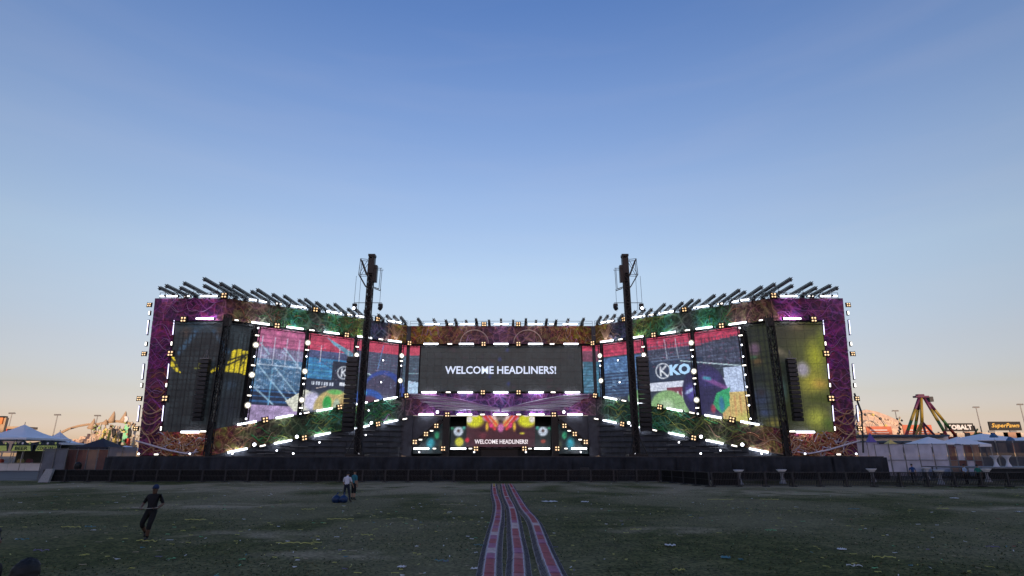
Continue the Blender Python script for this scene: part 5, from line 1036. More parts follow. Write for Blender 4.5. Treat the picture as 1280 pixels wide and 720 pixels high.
# ------------------------------------------------------------------ crowd barriers
def barrier_set(L=2.36, H_=1.22, cloth=True):
    fr = MB(); r = .032
    fr.bar((-L / 2, 0, H_), (L / 2, 0, H_), .07); fr.bar((-L / 2, 0, .1), (L / 2, 0, .1), .06); fr.bar((-L / 2, 0, .62), (L / 2, 0, .62), .04)
    for x in (-L / 2, L / 2): fr.bar((x, 0, 0.02), (x, 0, H_ + .03), .11)
    gr = MB()
    for k in range(1, 16): gr.bar((-L / 2 + L * k / 16, 0, .1), (-L / 2 + L * k / 16, 0, H_), .034)
    ft = MB()
    for x in (-L / 2 + .15, L / 2 - .15): ft.bar((x, -.35, .03), (x, .35, .03), .06); ft.bar((x, .3, .05), (x, 0, .8), .05)
    return fr.mesh('frame', DARK), gr.mesh('bar_grille', BLACK), ft.mesh('foot', DARK)
BF, BG_, BT = barrier_set()
CASES = [(-27.0, 64.6, 1.3, .9), (-13.6, 64.8, 1.2, 1.0), (-12.1, 64.7, .8, .7), (-6.2, 64.6, .9, 1.1), (8.2, 64.8, 1.4, 1.0), (9.9, 64.7, .9, 1.3), (14.0, 64.8, 1.1, .9)]
cl = MB(); n = 24
for j in range(4):
    for i in range(n + 1): cl.v.append((-1.16 + 2.32 * i / n, .045 + .012 * math.sin(i * 1.3) * (1 + j), 1.18 - 1.1 * j / 3))
for j in range(3):
    for i in range(n): q = j * (n + 1) + i; cl.f.append((q, q + 1, q + n + 2, q + n + 1)); cl.m.append(0)
BC = cl.mesh('scrim', CLOTH, None, True)
NET = mat('black_netting', (.012, .013, .016), .9, 0, .4, 2.0); NET.node_tree.nodes['Principled BSDF'].inputs['Alpha'].default_value = .62
BN = cl.mesh('netting', NET, None, True)
def barrier(x, y, rot, label, group, cloth):
    o = thing('crowd_barrier', label, 'barrier', (x, y, .03), rot, group)
    link('frame', BF, o); link('bar_grille', BG_, o); link('foot', BT, o)
    link('scrim' if cloth else 'netting', BC if cloth else BN, o)
nb = 27; x0 = -47.4
for k in range(nb):
    lab = f'black crowd barrier before the stage, {ORD[k] if k < 14 else ORD[nb - 1 - k]} from {"the left end" if k < 14 else "where the row steps forward"}'
    barrier(x0 + 1.2 + k * 2.4, 62 + .05 * math.sin(k * 2.1), .012 * math.sin(k * 1.7), lab, 'cloth-backed barriers along the stage pit', all(abs(x0 + 1.2 + k * 2.4 - c_[0]) > 1.1 for c_ in CASES))
xd = x0 + nb * 2.4
for k in range(4):
    barrier(xd + .45 + .9 * k * .5, 60.8 - 2.35 * k, R(-79), f'crowd barrier in the slanting step of the row, {ORD[k]} from the stage side', 'slanting barriers at the step', True)
xr = xd + 2.4
for k in range(19):
    barrier(xr + 1.2 + k * 2.4, 53 - .02 * k + .05 * math.sin(k * 1.3), .01 * math.sin(k * 2.3), f'open black bar barrier right of the step, {ORD[k]} from the step', 'open barriers on the right', k < 1)
# end block at the left of the row
mb = MB(); p0 = at(47, 603, 61.5); p0.z = 0.02
mb.prism([(p0.x, 61.5, .02), (p0.x + 1.05, 61.5, .02), (p0.x + 1.3, 61.5, 1.36), (p0.x + .55, 61.5, 1.36)], (0, .3, 0)); solo('concrete_block', mb, mat('pale_concrete', (.36, .37, .40), .8), 'pale slanted concrete block at the left end of the barrier row', 'block')

# flight cases, wedges in the pit
CASE = mat('flight_case_laminate', (.03, .03, .035), .5)
cases = CASES
for k, (x, y, w_, h_) in enumerate(cases):
    o = thing('flight_case', f'black flight case in the pit behind the barriers, {nth(k, len(cases))}', 'case', (x, y, .02), random.uniform(-.2, .2), 'flight cases in the stage pit')
    b = MB(); b.box((0, 0, h_ / 2 + .1), (w_, .7, h_)); link('body', b.mesh('body', CASE), o)
    e = MB()
    for ex in (-1, 1):
        e.bar((ex * w_ / 2, -.36, .1), (ex * w_ / 2, -.36, h_ + .1), .05)
    for z in (.12, h_ + .08): e.bar((-w_ / 2, -.36, z), (w_ / 2, -.36, z), .05)
    link('edge_trim', e.mesh('edge_trim', DARK), o)
    for ex in (-1, 1):
        c_ = MB(); c_.lathe([(.06, -.03), (.06, .03)], 8, 0, (ex * w_ * .38, 0, .06), Matrix.Rotation(PI / 2, 3, 'Y')); link('caster', c_.mesh('caster', BLACK), o)

# ------------------------------------------------------------------ tents
def canopy(half_x, half_y, ze, zp, sag=.35, nseg=10):
    mb = MB(); n = nseg
    ring = []
    for k in range(n): ring.append((-half_x + 2 * half_x * k / n, -half_y))
    for k in range(n): ring.append((half_x, -half_y + 2 * half_y * k / n))
    for k in range(n): ring.append((half_x - 2 * half_x * k / n, half_y))
    for k in range(n): ring.append((-half_x, half_y - 2 * half_y * k / n))
    m = len(ring); lv = 8
    for j in range(lv + 1):
        t = j / lv
        for (x, y) in ring:
            edge = max(abs(x) / half_x, abs(y) / half_y)
            z = ze + (zp - ze) * (t - sag * math.sin(PI * t))
            f = 1 - t * .985
            mb.v.append((x * f, y * f, z))
    for j in range(lv):
        for k in range(m): mb.f.append((j * m + k, j * m + (k + 1) % m, (j + 1) * m + (k + 1) % m, (j + 1) * m + k)); mb.m.append(0)
    return mb
def tent(px, pyp, pye, Y, halfpx, m, label, cat='tent', sag=.35, depth=None, walls=False, spike=0, group=None):
    pk = at(px, pyp, Y); ev = at(px, pye, Y); hx = halfpx * Y / 731; hy = depth or hx
    o = thing('canopy_tent', label, cat, (pk.x, Y, 0), 0, group)
    link('canopy', canopy(hx, hy, ev.z, pk.z, sag).mesh('canopy', m, None, True), o)
    v = MB(); h_ = .35
    for s in (-1, 1): v.box((0, s * hy, ev.z - h_ / 2), (2 * hx + .04, .03, h_)); v.box((s * hx, 0, ev.z - h_ / 2), (.03, 2 * hy, h_))
    link('valance', v.mesh('valance', m), o)
    for ex in (-1, 1):
        for ey in (-1, 1):
            l = MB(); l.bar((ex * (hx - .1), ey * (hy - .1), 0.01), (ex * (hx - .1), ey * (hy - .1), ev.z), .09); link('leg', l.mesh('leg', ALU), o)
    if spike:
        l = MB(); l.tube([(0, 0, pk.z - .3), (0, 0, pk.z + spike)], .06, 5); link('finial', l.mesh('finial', ALU), o)
    return o
TENT = mat('pale_blue_tent_vinyl', (.70, .74, .82), .6, 0, .05, .6); TENTW = mat('white_tent_vinyl', (.78, .78, .82), .6, 0, .05, .6); TENTK = mat('navy_tent_fabric', (.03, .03, .045), .8)
tent(31, 531, 548, 112, 36, TENT, 'tall pale blue peaked tent over the BEER sign', spike=.5, sag=.22, group='bar tents at the far left')
tent(-38, 531, 548, 112, 34, TENT, 'pale blue peaked tent cut by the left photo edge', spike=.5, sag=.22, group='bar tents at the far left')
tent(75, 540, 554, 118, 22, TENT, 'smaller pale blue peaked tent right of the COCKTAILS sign', spike=.4, sag=.3)
tent(129, 548, 559, 98, 18, TENTK, 'navy pop-up canopy left of the stage', sag=.0)
tent(158, 557, 561, 105, 13, TENT, 'small pale canopy tucked beside the left wing', sag=.0)
tent(1160, 546, 555.5, 84, 22, TENTW, 'left of two white pop-up tents behind the scrim fence', sag=.05, group='white pop-up tents on the right')
tent(1197, 546, 555.5, 84, 22, TENTW, 'right of two white pop-up tents behind the scrim fence', sag=.05, group='white pop-up tents on the right')
tent(1228, 542, 551, 132, 32, TENT, 'broad pale blue frame tent under the far billboards', sag=.0)
tent(1282, 546, 551, 125, 22, TENT, 'pale blue tent at the right photo edge', sag=.0)
BLUE = mat('blue_umbrella_cloth', (.04, .12, .26), .7)
for px, py, nm in ((1241, 541, 'blue parasol behind the broad frame tent'), (1262, 545.5, 'blue parasol left of the tent at the right photo edge')):
    p = at(px, py, 122); o = thing('parasol', nm, 'parasol', (p.x, 122, 0), 0, 'blue parasols')
    c_ = MB(); c_.lathe([(.75, p.z - .95), (.72, p.z - .75), (.4, p.z - .25), (.02, p.z)], 8); link('canopy', c_.mesh('canopy', BLUE), o); c_ = MB(); c_.tube([(0, 0, 0.01), (0, 0, p.z - .2)], .03, 5); link('pole', c_.mesh('pole', ALU), o)
# bar under the left tents
SIGNG = mat('lime_sign_panel', (.66, .8, .2), .6, 0, .15, 2.0); SIGNK = mat('sign_dark_teal', (.012, .03, .04), .6); INK = mat('sign_ink', (.012, .03, .03), .6)
for px0, px1, txt, lab in ((-17, 12, '', 'lime green bar sign cut by the left photo edge'), (13, 42, 'BEER', 'lime green bar sign reading BEER'), (43, 75, 'COCKTAILS', 'lime green bar sign reading COCKTAILS')):
    a = at(px0, 564, 106); b = at(px1, 552, 106); cx = (a.x + b.x) / 2; w_ = (b.x - a.x); h_ = b.z - a.z
    o = thing('bar_sign', lab, 'sign', (cx, 106, a.z), 0, 'bar signs under the left tents')
    m1 = MB(); top = [(-w_ / 2, .0), (w_ / 2, .0), (w_ / 2, h_ * .72), (w_ * .34, h_ * .98), (w_ * .22, h_ * .72), (w_ * .12, h_ * 1.0), (0, h_ * 1.12), (-w_ * .12, h_ * 1.0), (-w_ * .22, h_ * .72), (-w_ * .34, h_ * .98), (-w_ / 2, h_ * .72)]
    m1.prism([(x, 0, z) for x, z in top], (0, .12, 0)); link('board', m1.mesh('board', SIGNK), o)
    m2 = MB(); m2.prism([(-w_ * .47, -.03, .05), (w_ * .47, -.03, .05), (w_ * .40, -.03, h_ * .58), (-w_ * .40, -.03, h_ * .58)], (0, .03, 0)); link('green_panel', m2.mesh('green_panel', SIGNG), o)
    for dx in (-.34, 0, .34):
        m3 = MB(); m3.lathe([(.0, .02), (.16, .02), (.2, 0)], 10, 0, (dx * w_, -.02, h_ * .82), ROTX); link('medallion', m3.mesh('medallion', TENT if dx == 0 else SIGNG), o)
    if txt: lettering(o, txt, (cx, 105.95, a.z + h_ * .31), w_ * (.62 if len(txt) < 5 else .78), h_ * .36, INK, bold=.03)
ctr = thing('bar_counter', 'white panelled bar counter under the left tents', 'counter', (at(28, 588, 110).x, 110, 0))
a = at(-14, 588, 110); b = at(53, 588, 110)
for k, (q0, q1) in enumerate(cuts(a.x, b.x, 3.3)):
    m1 = MB(); m1.box(((q0 + q1) / 2, 110, .68), (q1 - q0 - .08, .1, 1.3)); part('front_panel', m1, WHITE, ctr)
m1 = MB(); m1.box(((a.x + b.x) / 2, 110.2, 1.42), (b.x - a.x, .8, .08)); part('counter_top', m1, STEEL, ctr)
m1 = MB(); m1.box(((a.x + b.x) / 2, 117, 2.4), (b.x - a.x + 3, .1, 4.8)); solo('bar_backdrop', m1, mat('grey_green_drape', (.06, .075, .07), .9), 'grey green drape at the back of the bar tents', 'drape')
for k, px in enumerate((8, 33, 44)):
    p = at(px, 576, 111.5); m1 = MB(); m1.box((0, 0, .2), (.9, .6, .4)); m1.box((0, 0, .52), (.7, .5, .24)); solo('drink_crate', m1, [mat('crate_plastic', ((.35, .05, .03), (.3, .26, .1), (.12, .03, .04))[k], .6)][0], ['red drinks crate stacked on the bar counter', 'yellowish drinks crate on the bar counter', 'maroon drinks crate on the bar counter'][k], 'crate', None, (p.x, 110.2, 1.47))

# ------------------------------------------------------------------ scrim fences
def scrim_mat(name, col):
    m = mat(name, col, .9, 0, .2, .8); t = m.node_tree; p = t.nodes['Principled BSDF']; p.inputs['Alpha'].default_value = .9; return m
GREYS = scrim_mat('grey_scrim', (.16, .17, .20)); BROWNS = scrim_mat('maroon_scrim', (.14, .06, .05)); PALES = scrim_mat('pale_scrim', (.50, .49, .58)); DARKS = scrim_mat('dark_scrim', (.055, .06, .075)); TANS = scrim_mat('tan_scrim', (.24, .15, .11))
def fence(name, label, px0, px1, py, Y, mats, step=2.3, rows=1, Y2=None):
    a = at(px0, py, Y); b = at(px1, py, Y2 or Y); zt_ = a.z; Yb = Y2 or Y
    o = thing(name, label, 'fence', ((a.x + b.x) / 2, (Y + Yb) / 2, 0)); cc = cuts(0, 1, step / math.hypot(b.x - a.x, Yb - Y))
    A = Vector((a.x, Y, 0)); B = Vector((b.x, Yb, 0)); nrm_ = Vector((-(B - A).y, (B - A).x, 0)).normalized()
    for k, (t0, t1) in enumerate(cc):
        for r_ in range(rows):
            z0 = .05 + (zt_ - .05) * r_ / rows + .02; z1 = .05 + (zt_ - .05) * (r_ + 1) / rows - .02
            P0 = A.lerp(B, t0 + .006); P1 = A.lerp(B, t1 - .006); mb = MB(); n = 6
            for j in range(4):
                for i in range(n + 1):
                    q = P0.lerp(P1, i / n); w_ = .08 * math.sin(i * 2.2 + k) * math.sin(j * 1.1 + k); mb.v.append((q.x + nrm_.x * w_, q.y + nrm_.y * w_, z0 + (z1 - z0) * j / 3))
            for j in range(3):
                for i in range(n): q = j * (n + 1) + i; mb.f.append((q, q + 1, q + n + 2, q + n + 1)); mb.m.append(0)
            part('scrim_panel', mb, mats[(k + r_) % len(mats)] if isinstance(mats, list) else mats, o, smooth=True)
    for k in range(len(cc) + 1):
        q = A.lerp(B, k / len(cc)); mb = MB(); mb.bar((q.x, q.y - .1, 0.01), (q.x, q.y - .1, zt_ + .1), .07); part('post', mb, STEEL, o)
    mb = MB()
    for z in [zt_ * r_ / rows for r_ in range(1, rows + 1)]: mb.bar((A.x, A.y - .12, z), (B.x, B.y - .12, z), .05)
    part('rail', mb, STEEL, o)
fence('scrim_fence', 'grey scrim fence panel between bar tents and maroon scrim', 56, 86, 561, 70, GREYS, 1.6)
fence('scrim_fence', 'maroon scrim fence left of the stage', 86, 137, 562, 71, [BROWNS, BROWNS, TANS, BROWNS], 1.3)
fence('scrim_fence', 'low grey scrim fence beside the left wing foot', 137, 172, 559, 92, GREYS, 2.2)
fence('scrim_fence', 'pale gridded scrim fence in front of the pop-up tents', 1092, 1182, 555, 80, PALES, 2.2, 2)
fence('scrim_fence', 'maroon and tan scrim fence under the right pop-up tent', 1183, 1223, 556, 81, [TANS, BROWNS, PALES, BROWNS], 1.2, 2)
fence('scrim_fence', 'long dark scrim fence at the right photo edge', 1222, 1330, 551, 94, DARKS, 3.0, 2)
fence('scrim_fence', 'pale scrim fence between right wing and pop-up tents', 1070, 1096, 553, 98, PALES, 2.2)
# raised platform on the right
pl_ = thing('platform', 'grey raised viewing platform at the right photo edge', 'platform', (66, 74, 0)); m1 = MB(); m1.box((66.5, 74, 1.3), (19, 10, .12)); part('deck_board', m1, mat('grey_platform', (.17, .17, .18), .8), pl_); m1 = MB(); m1.box((66.5, 69.1, .62), (19, .1, 1.2)); part('fascia', m1, CLOTH, pl_)
for x in (58, 62.5, 67, 71.5, 75.5): m1 = MB(); m1.bar((x, 78.5, 0.01), (x, 78.5, 1.24), .12); part('leg', m1, STEEL, pl_)

# cocktail tables: stretch-covered, hourglass
tp = [(925, 606, 0, 'beside the step in the barrier row'), (979, 605, 0, 'second from the barrier step'), (1092, 603, 0, 'in front of the pale scrim fence'), (1160, 600, 0, 'with the widest top, right of the blue-shirted person'), (1177, 606, 0, 'close behind the barrier, left of two people'), (1236, 603, 0, 'close behind the barrier, right of two people'), (1246, 584, 1.37, 'left one on the grey platform'), (1261, 583, 1.37, 'right one on the grey platform')]
STR = mat('white_stretch_cloth', (.62, .62, .68), .7, 0, .04, 3)
prof = [(.34, 0), (.33, .05), (.2, .35), (.13, .62), (.16, .9), (.36, 1.18), (.48, 1.3)]
cm = MB().lathe(prof, 16).mesh('stretch_cover', STR, None, True); tm = MB().lathe([(.48, 1.3), (.5, 1.31), (.5, 1.34), (.48, 1.345)], 16).mesh('table_top', STR, None, False)
for px, py, z, lab in tp:
    p = gnd(px, py, z) if z == 0 else at(px, py, 71 + (px - 1240) * .1)
    o = thing('cocktail_table', 'white covered cocktail table ' + lab, 'table', (p.x, p.y, z if z else .03), random.uniform(0, 3), 'white cocktail tables')
    link('stretch_cover', cm, o); link('table_top', tm, o)

# ------------------------------------------------------------------ far things: rides, second stage, stands, billboards, masts
def pole_light(px, py, Y, lab):
    p = at(px, py, Y); o = thing('floodlight_mast', lab, 'floodlight mast', (p.x, Y, 0), 0, 'far floodlight masts')
    m1 = MB(); m1.tube([(0, 0, 0), (0, 0, p.z)], [.55, .3], 6); link('pole', m1.mesh('pole', STEEL), o)
    m1 = MB(); m1.box((0, 0, p.z), (5.5, .6, .5)); link('cross_arm', m1.mesh('cross_arm', STEEL), o)
    for k in range(5): m1 = MB(); m1.box((-2.2 + 1.1 * k, -.3, p.z + .55), (.75, .6, .6)); link('floodlamp', m1.mesh('floodlamp', STEEL), o)
for px, py, lab in ((15, 517, 'thin floodlight mast above the tall peaked tent'), (72, 519, 'thin floodlight mast above the smaller peaked tent'), (122, 520, 'thin floodlight mast behind the spired stage'), (1119, 514, 'thin floodlight mast left of the pendulum ride'), (1220, 509.5, 'thin floodlight mast between the two billboards'), (1275, 506, 'tallest floodlight mast at the right photo edge')): pole_light(px, py, 470, lab)
CREAM = mat('sunlit_plaster', (.46, .40, .34), .8, 0, .2, .2); SEATS = bpy.data.materials.new('speckled_seats'); SEATS.use_nodes = True
t = SEATS.node_tree; v = t.nodes.new('ShaderNodeTexVoronoi'); v.inputs['Scale'].default_value = .8; tcn = t.nodes.new('ShaderNodeTexCoord'); t.links.new(tcn.outputs['Object'], v.inputs['Vector']); r = t.nodes.new('ShaderNodeValToRGB'); t.links.new(v.outputs['Color'], r.inputs[0])
r.color_ramp.elements[0].position = .2; r.color_ramp.elements[0].color = (.14, .09, .07, 1); r.color_ramp.elements[1].position = .4; r.color_ramp.elements[1].color = (.56, .40, .30, 1); t.links.new(r.outputs[0], t.nodes['Principled BSDF'].inputs['Base Color'])
TANST = mat('tan_beam', (.40, .28, .18), .7)
# left far stand with curved rim
o = thing('grandstand', 'far sunlit seating bowl with tan curved rim, left of the spired stage', 'grandstand', (at(95, 548, 430).x, 430, 0))
for k in range(9):
    a = at(72 - k * 1.0 + k * 1.0, 549, 430); b = at(126, 549, 430); z1 = 7 + k * 2.0
    x0_ = a.x + (k ** 2) * .32
    m1 = MB(); m1.box(((x0_ + b.x) / 2, 430 + k * 2.4, z1 / 2), (b.x - x0_, 2.4, z1)); part('seat_row', m1, SEATS, o)
m1 = MB(); m1.tube([at(px, py, 428) for px, py in ((70, 548), (76, 541), (86, 536), (98, 532.5), (110, 530.5), (124, 530))], .9, 6); part('rim', m1, TANST, o)
# second stage with spires
o = thing('spired_stage', 'far sunlit second stage with curved spires and green sculptures', 'stage', (at(143, 560, 420).x, 420, 0))
def fbox(name, x0, x1, y0, y1, m, Y=420, th=3.0, par=None):
    a = at(x0, y1, Y); b = at(x1, y0, Y); m1 = MB(); m1.box(((a.x + b.x) / 2, Y + th / 2, (a.z + b.z) / 2), (b.x - a.x, th, b.z - a.z)); return part(name, m1, m, par or o)
LIME = mat('lime_sculpture', (.34, .46, .14), .7, 0, .3, .3); MINT = mat('mint_screen', (.22, .62, .34), .5); REDM = mat('red_panel', (.62, .08, .06), .6); YEL = mat('yellow_panel', (.62, .50, .16), .7, 0, .25, .4)
fbox('base_wall', 112, 168, 556, 566, TANST, 424)
for px in range(114, 169, 6):
    m1 = MB(); m1.bar(at(px, 560, 423), at(px, 530 + 4 * abs(math.sin(px)), 423), .5); m1.bar(at(px, 556, 423), at(px + 6, 544, 423), .35); m1.bar(at(px, 544, 423), at(px + 6, 532, 423), .35); m1.bar(at(px + 6, 556, 423), at(px, 544, 423), .35); m1.bar(at(px, 544, 423), at(px + 6, 544, 423), .35); part('lattice_bay', m1, CREAM if px % 4 else TANST, o)
for x0_, x1_, y0_, y1_, m_ in ((131, 137, 534, 562, LIME), (138, 145, 542, 562, YEL), (146, 151, 541, 562, SIGNK), (152, 162, 531, 553, MINT), (155, 161, 548, 556, REDM), (163, 168, 536, 560, CREAM), (124, 130, 537, 560, YEL)): fbox('scenery_panel', x0_, x1_, y0_, y1_, m_, 420, 2.5)
for px, b_, tip, lean in ((118, 536, 523, 5), (133, 531, 524, 0), (143, 527, 514, 4), (157.5, 527, 514, 3.5)):
    pts = []
    for k in range(7):
        t_ = k / 6; pts.append(at(px - lean * (1 - t_) ** 2 * .6 - (1 - t_) * 2, b_ + (tip - b_) * t_, 419))
    m1 = MB(); m1.tube(pts, [2.3 * (1 - k / 6) ** .8 + .15 for k in range(7)], 8); part('spire', m1, TANST, o, smooth=True)
m1 = MB(); c0 = at(156.5, 524, 418); m1.lathe([(0, .3), (1.9, .3), (2.2, 0), (2.2, -.6)], 14, 0, c0, ROTX); part('sun_disc', m1, WHITE, o)
m1 = MB(); m1.tube([at(px, py, 421) for px, py in ((110, 535), (120, 531), (132, 528), (146, 526.5), (158, 528), (169, 531))], 1.0, 6); part('arch_beam', m1, TANST, o)
for px in (140, 160):
    m1 = MB(); m1.tube([at(px + 2.5 * math.cos(q), 541 + 6 * math.sin(q), 417) for q in np.linspace(-1.2, 1.2, 7)], [.4, 1, 1.2, 1.2, 1.1, .9, .4], 6); part('speaker_hang', m1, BLACK, o)
for k in range(60):
    px = random.uniform(116, 168); py = random.uniform(528, 556); m1 = MB(); m1.box(at(px, py, 418.5), (random.uniform(.5, 1.8), .8, random.uniform(.4, 2.2)), 0, Matrix.Rotation(random.uniform(-.6, .6), 3, 'Y')); part('ornament', m1, random.choice((LIME, YEL, CREAM, TANST, CREAM, DARK)), o)
# brown-roofed far building, orange ride top at the left edge
o = thing('far_building', 'far low building with brown roof behind the tall peaked tent', 'building', (at(12, 545, 400).x, 400, 0)); fbox('wall', -30, 24, 535, 566, CREAM, 402, 8); fbox('roof', -30, 27, 533, 536, TANST, 399, 14); fbox('signboard', 2, 9, 536, 541, REDM, 398.5, .4)
o = thing('ride_tower', 'orange topped ride tower cut by the left photo edge', 'ride', (at(1, 545, 360).x, 360, 0)); fbox('tower', -3, 2, 522, 566, TANST, 360, 2); fbox('orange_top', -6, 4, 522, 530, mat('orange_paint', (.6, .2, .06), .6), 359, 3); fbox('black_top', -6, 5, 520, 522, BLACK, 359, 3)
# right: stand, wheel, banners
o = thing('grandstand', 'far pink sunlit sloping grandstand right of the stage', 'grandstand', (at(1095, 548, 450).x, 450, 0))
prof = [(1066, 550), (1068, 524), (1074, 514), (1083, 512), (1096, 514.5), (1110, 519.5), (1124, 526), (1132, 534), (1134, 550)]
PINK = mat('pink_sunlit_tiers', (.46, .34, .28), .8, 0, .25, .25)
for k in range(7):
    q = [at(px, min(550, py + k * 4.2), 450 - k * 3) for px, py in prof]; m1 = MB(); m1.prism(q, (0, 3.2, 0)); part('seat_tier', m1, SEATS if k % 2 else PINK, o)
o = thing('ferris_wheel', 'pale round fairground wheel right of the stage, half hidden', 'ride', (at(1088, 548, 390).x, 390, 0)); cw = at(1088, 537, 390); rw = 20.5 * 390 / 731
m1 = MB()
for dy in (-1, 1):
    for rr in (rw, rw * .55): m1.tube([(cw.x + rr * math.cos(2 * PI * k / 32), cw.y + dy, cw.z + rr * math.sin(2 * PI * k / 32)) for k in range(33)], .28, 5)
part('rim', m1, CREAM, o)
for k in range(12): m1 = MB(); a_ = 2 * PI * k / 12; m1.bar((cw.x, cw.y, cw.z), (cw.x + rw * math.cos(a_), cw.y, cw.z + rw * math.sin(a_)), .3); part('spoke', m1, CREAM, o)
for k in range(12):
    a_ = 2 * PI * (k + .5) / 12; m1 = MB(); m1.lathe([(.5, -.9), (.9, -.5), (.9, .2), (.2, .9)], 8, 0, (cw.x + rw * .93 * math.cos(a_), cw.y - 1.4, cw.z + rw * .93 * math.sin(a_))); part('gondola', m1, DARK if k % 2 else YEL, o)
m1 = MB()
for e in (-1, 1): m1.bar((cw.x + e * 6, cw.y + 2, 0), (cw.x, cw.y + 2, cw.z), .7)
part('support_leg', m1, STEEL, o)
ORG = mat('orange_red_banner', (.48, .13, .07), .6, 0, .12, .3)
for x0_, x1_, lab in ((1084, 1114, 'orange red banner in front of the fairground wheel'), (1130, 1164, 'orange red banner behind the pendulum ride')):
    o = thing('banner', lab, 'banner', (at(x0_, 545, 365).x, 365, 0), 0, 'orange banners at the fairground'); fbox('panel', x0_, x1_, 531 if x0_ > 1100 else 533, 543, ORG, 365, .5); fbox('white_stripe', x0_ + 4, x1_ - 5, 537, 538.2, WHITE, 364.8, .2); fbox('white_stripe', x0_ + 6, x1_ - 3, 540.5, 541.2, WHITE, 364.8, .2)
    for q in (x0_ + 2, x1_ - 2): fbox('post', q - .5, q + .5, 543, 566, STEEL, 365.1, .6)
o = thing('concession_row', 'long white concession row with blue roof beams', 'building', (at(1120, 566, 210).x, 210, 0)); fbox('wall', 1071, 1185, 545.5, 569, WHITE, 212, 5)
NAVY = mat('navy_beam', (.03, .07, .12), .6); fbox('roof_beam', 1070, 1187, 543.2, 545.6, NAVY, 209, 8); fbox('eave_beam', 1070, 1140, 551, 553, NAVY, 208, 3)
for k in range(6): fbox('shutter', 1076 + k * 18, 1088 + k * 18, 553.5, 566, DARKS if k % 2 else TENT, 211.6, .5)
for px, lab, m_ in ((1112, 'small yellow canopy beside the navy roof beams', YEL), (1087, 'small violet canopy beside the right wing', mat('violet_cloth', (.12, .09, .34), .7))):
    tent(px, 549 if m_ is YEL else 541, 555, 190, 6, m_, lab, sag=.1)
o = thing('bulb_tree', 'small fairground post studded with dark bulbs left of the pendulum ride', 'ornament', (at(1124, 548, 330).x, 330, 0)); m1 = MB(); m1.tube([at(1124, 560, 330), at(1124.5, 521, 330)], .25, 5); part('post', m1, YEL, o)
for k in range(12):
    m1 = MB(); c0 = at(1124 + random.uniform(-4, 4), 522 + k * 1.8, 329.6); m1.lathe([(.1, -.7), (.7, 0), (.1, .7)], 6, 0, c0); m1.bar(c0, at(1124.3, 522 + k * 1.8, 330), .15); part('bulb', m1, DARK if k % 3 else CREAM, o)
# pendulum ride
o = thing('pendulum_ride', 'tall A-frame pendulum ride in purple, yellow and green', 'ride', (at(1152, 548, 300).x, 300, 0))
PUR = mat('ride_purple', (.085, .018, .06), .5); YLW = mat('ride_yellow', (.24, .17, .025), .5); GRN = mat('ride_green', (.035, .14, .04), .5); RRED = mat('ride_red', (.22, .025, .02), .5)
def leg(x0_, y0_, x1_, y1_, Ya, Yb, r_=.72):
    a = at(x0_, y0_, Ya); b = at(x1_, y1_, Yb)
    pcs = [(0, .3, PUR), (.3, .58, YLW), (.58, .82, GRN), (.82, 1, RRED)]
    lg = part('leg', MB().tube([a.lerp(b, 0), a.lerp(b, .3)], r_, 8), PUR, o, smooth=True)
    for t0, t1, m_ in pcs[1:]:
        m1 = MB(); m1.tube([a.lerp(b, t0), a.lerp(b, t1)], r_, 8); link('leg_section', m1.mesh('leg_section', m_, Vector(o.location), True), lg)
leg(1149, 497, 1131, 549, 300, 290); leg(1150, 497, 1142, 547, 303, 312); leg(1155, 497, 1186, 549, 300, 290); leg(1157, 498, 1194, 544, 303, 312)
m1 = MB(); a = at(1143, 496, 300); b = at(1159, 494, 300); m1.bar((a.x, 300, a.z), (b.x, 300, a.z), 2.6, .9); m1.bar((a.x + 1.4, 300, a.z + .9), (b.x - 2.2, 300, a.z + .9), 2.0, .8); part('crown', m1, PUR, o)
m1 = MB(); m1.box(at(1163, 499, 300), (2.0, 1.8, 2.6)); part('motor', m1, DARK, o)
m1 = MB(); m1.tube([at(1151.5, 497, 300), at(1152.5, 528, 300)], [.65, .8], 8); part('swing_arm', m1, YLW, o, smooth=True)
for q in ((1143, 547), (1149, 549), (1159, 548), (1170, 546)):
    m1 = MB(); m1.tube([at(1152.5, 527, 300), at(q[0], q[1], 299)], .55, 6); part('brace', m1, YLW if q[0] < 1155 else PUR, o)
m1 = MB(); m1.lathe([(5.2, 3.0), (6.0, 3.6), (6.0, 4.6), (4.4, 5.2), (1, 5.6)], 14, 0, (at(1155, 548, 300).x, 300, 4.5)); part('gondola_ring', m1, GRN, o)
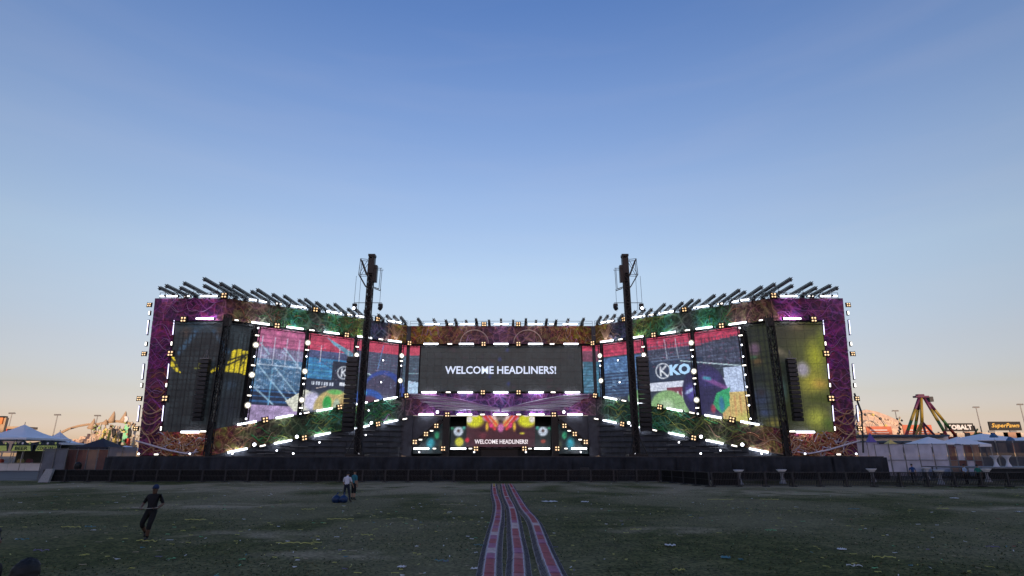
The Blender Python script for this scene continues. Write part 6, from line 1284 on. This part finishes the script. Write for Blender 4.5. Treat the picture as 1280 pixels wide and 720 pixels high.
for q in (1129, 1140, 1186, 1195): fbox('footing', q - 3, q + 4, 546, 560, RRED, 291, 3)
# billboards
def billboard(x0_, x1_, y0_, y1_, txt, m_ink, lab, shear=0):
    global o
    a = at(x0_, y1_, 440); b = at(x1_, y0_, 440); o = thing('billboard', lab, 'billboard', ((a.x + b.x) / 2, 440, 0), 0, 'far billboards'); fbox('panel', x0_, x1_, y0_, y1_, mat('billboard_black', (.012, .011, .013), .6), 440, 1.0)
    for q in (x0_ + 5, x1_ - 5): fbox('post', q - .6, q + .6, y1_, 566, STEEL, 440.2, .8)
    lettering(o, txt, ((a.x + b.x) / 2, 439.9, (a.z + b.z) / 2), (b.x - a.x) * .88, (b.z - a.z) * .62, m_ink, bold=.02 if shear else .05, shear=shear)
billboard(1183, 1216, 529, 539, 'KOBALT', WHITE, 'black far billboard with white letters KOBALT')
billboard(1238, 1275, 527, 538, 'SuperPawn', mat('gold_letters', (.62, .40, .08), .5), 'black far billboard with golden script lettering', .35)
o = thing('track_wall', 'long cream speedway wall below the billboards', 'wall', (at(1225, 548, 400).x, 400, 0))
for x0_ in range(1164, 1330, 16): fbox('wall_panel', x0_, x0_ + 15.6, 540.5 + .8 * math.sin(x0_), 566, CREAM if (x0_ // 16) % 3 else mat('rust_wall', (.34, .2, .14), .8), 400, 2)
o = thing('cross_frame', 'small crossed green girders between the billboards', 'girders', (at(1219, 548, 280).x, 280, 0))
for q in ((1215, 549, 1222, 536), (1223, 549, 1217, 532), (1213, 545, 1225, 541)): m1 = MB(); m1.bar(at(q[0], q[1], 280), at(q[2], q[3], 280), .5); part('girder', m1, GRN if q[0] < 1220 else DARK, o)
for q in (1212, 1226): fbox('post', q - .4, q + .4, 541, 566, DARK, 280.3, .4)
# boom beside the right wing
m1 = MB(); m1.bar(at(1068, 492, 88), at(1077, 516, 86), .22); m1.bar(at(1077, 516, 86), at(1079, 566, 86), .18); solo('boom_arm', m1, BLACK, 'thin black boom leaning out beside the right wing', 'boom')
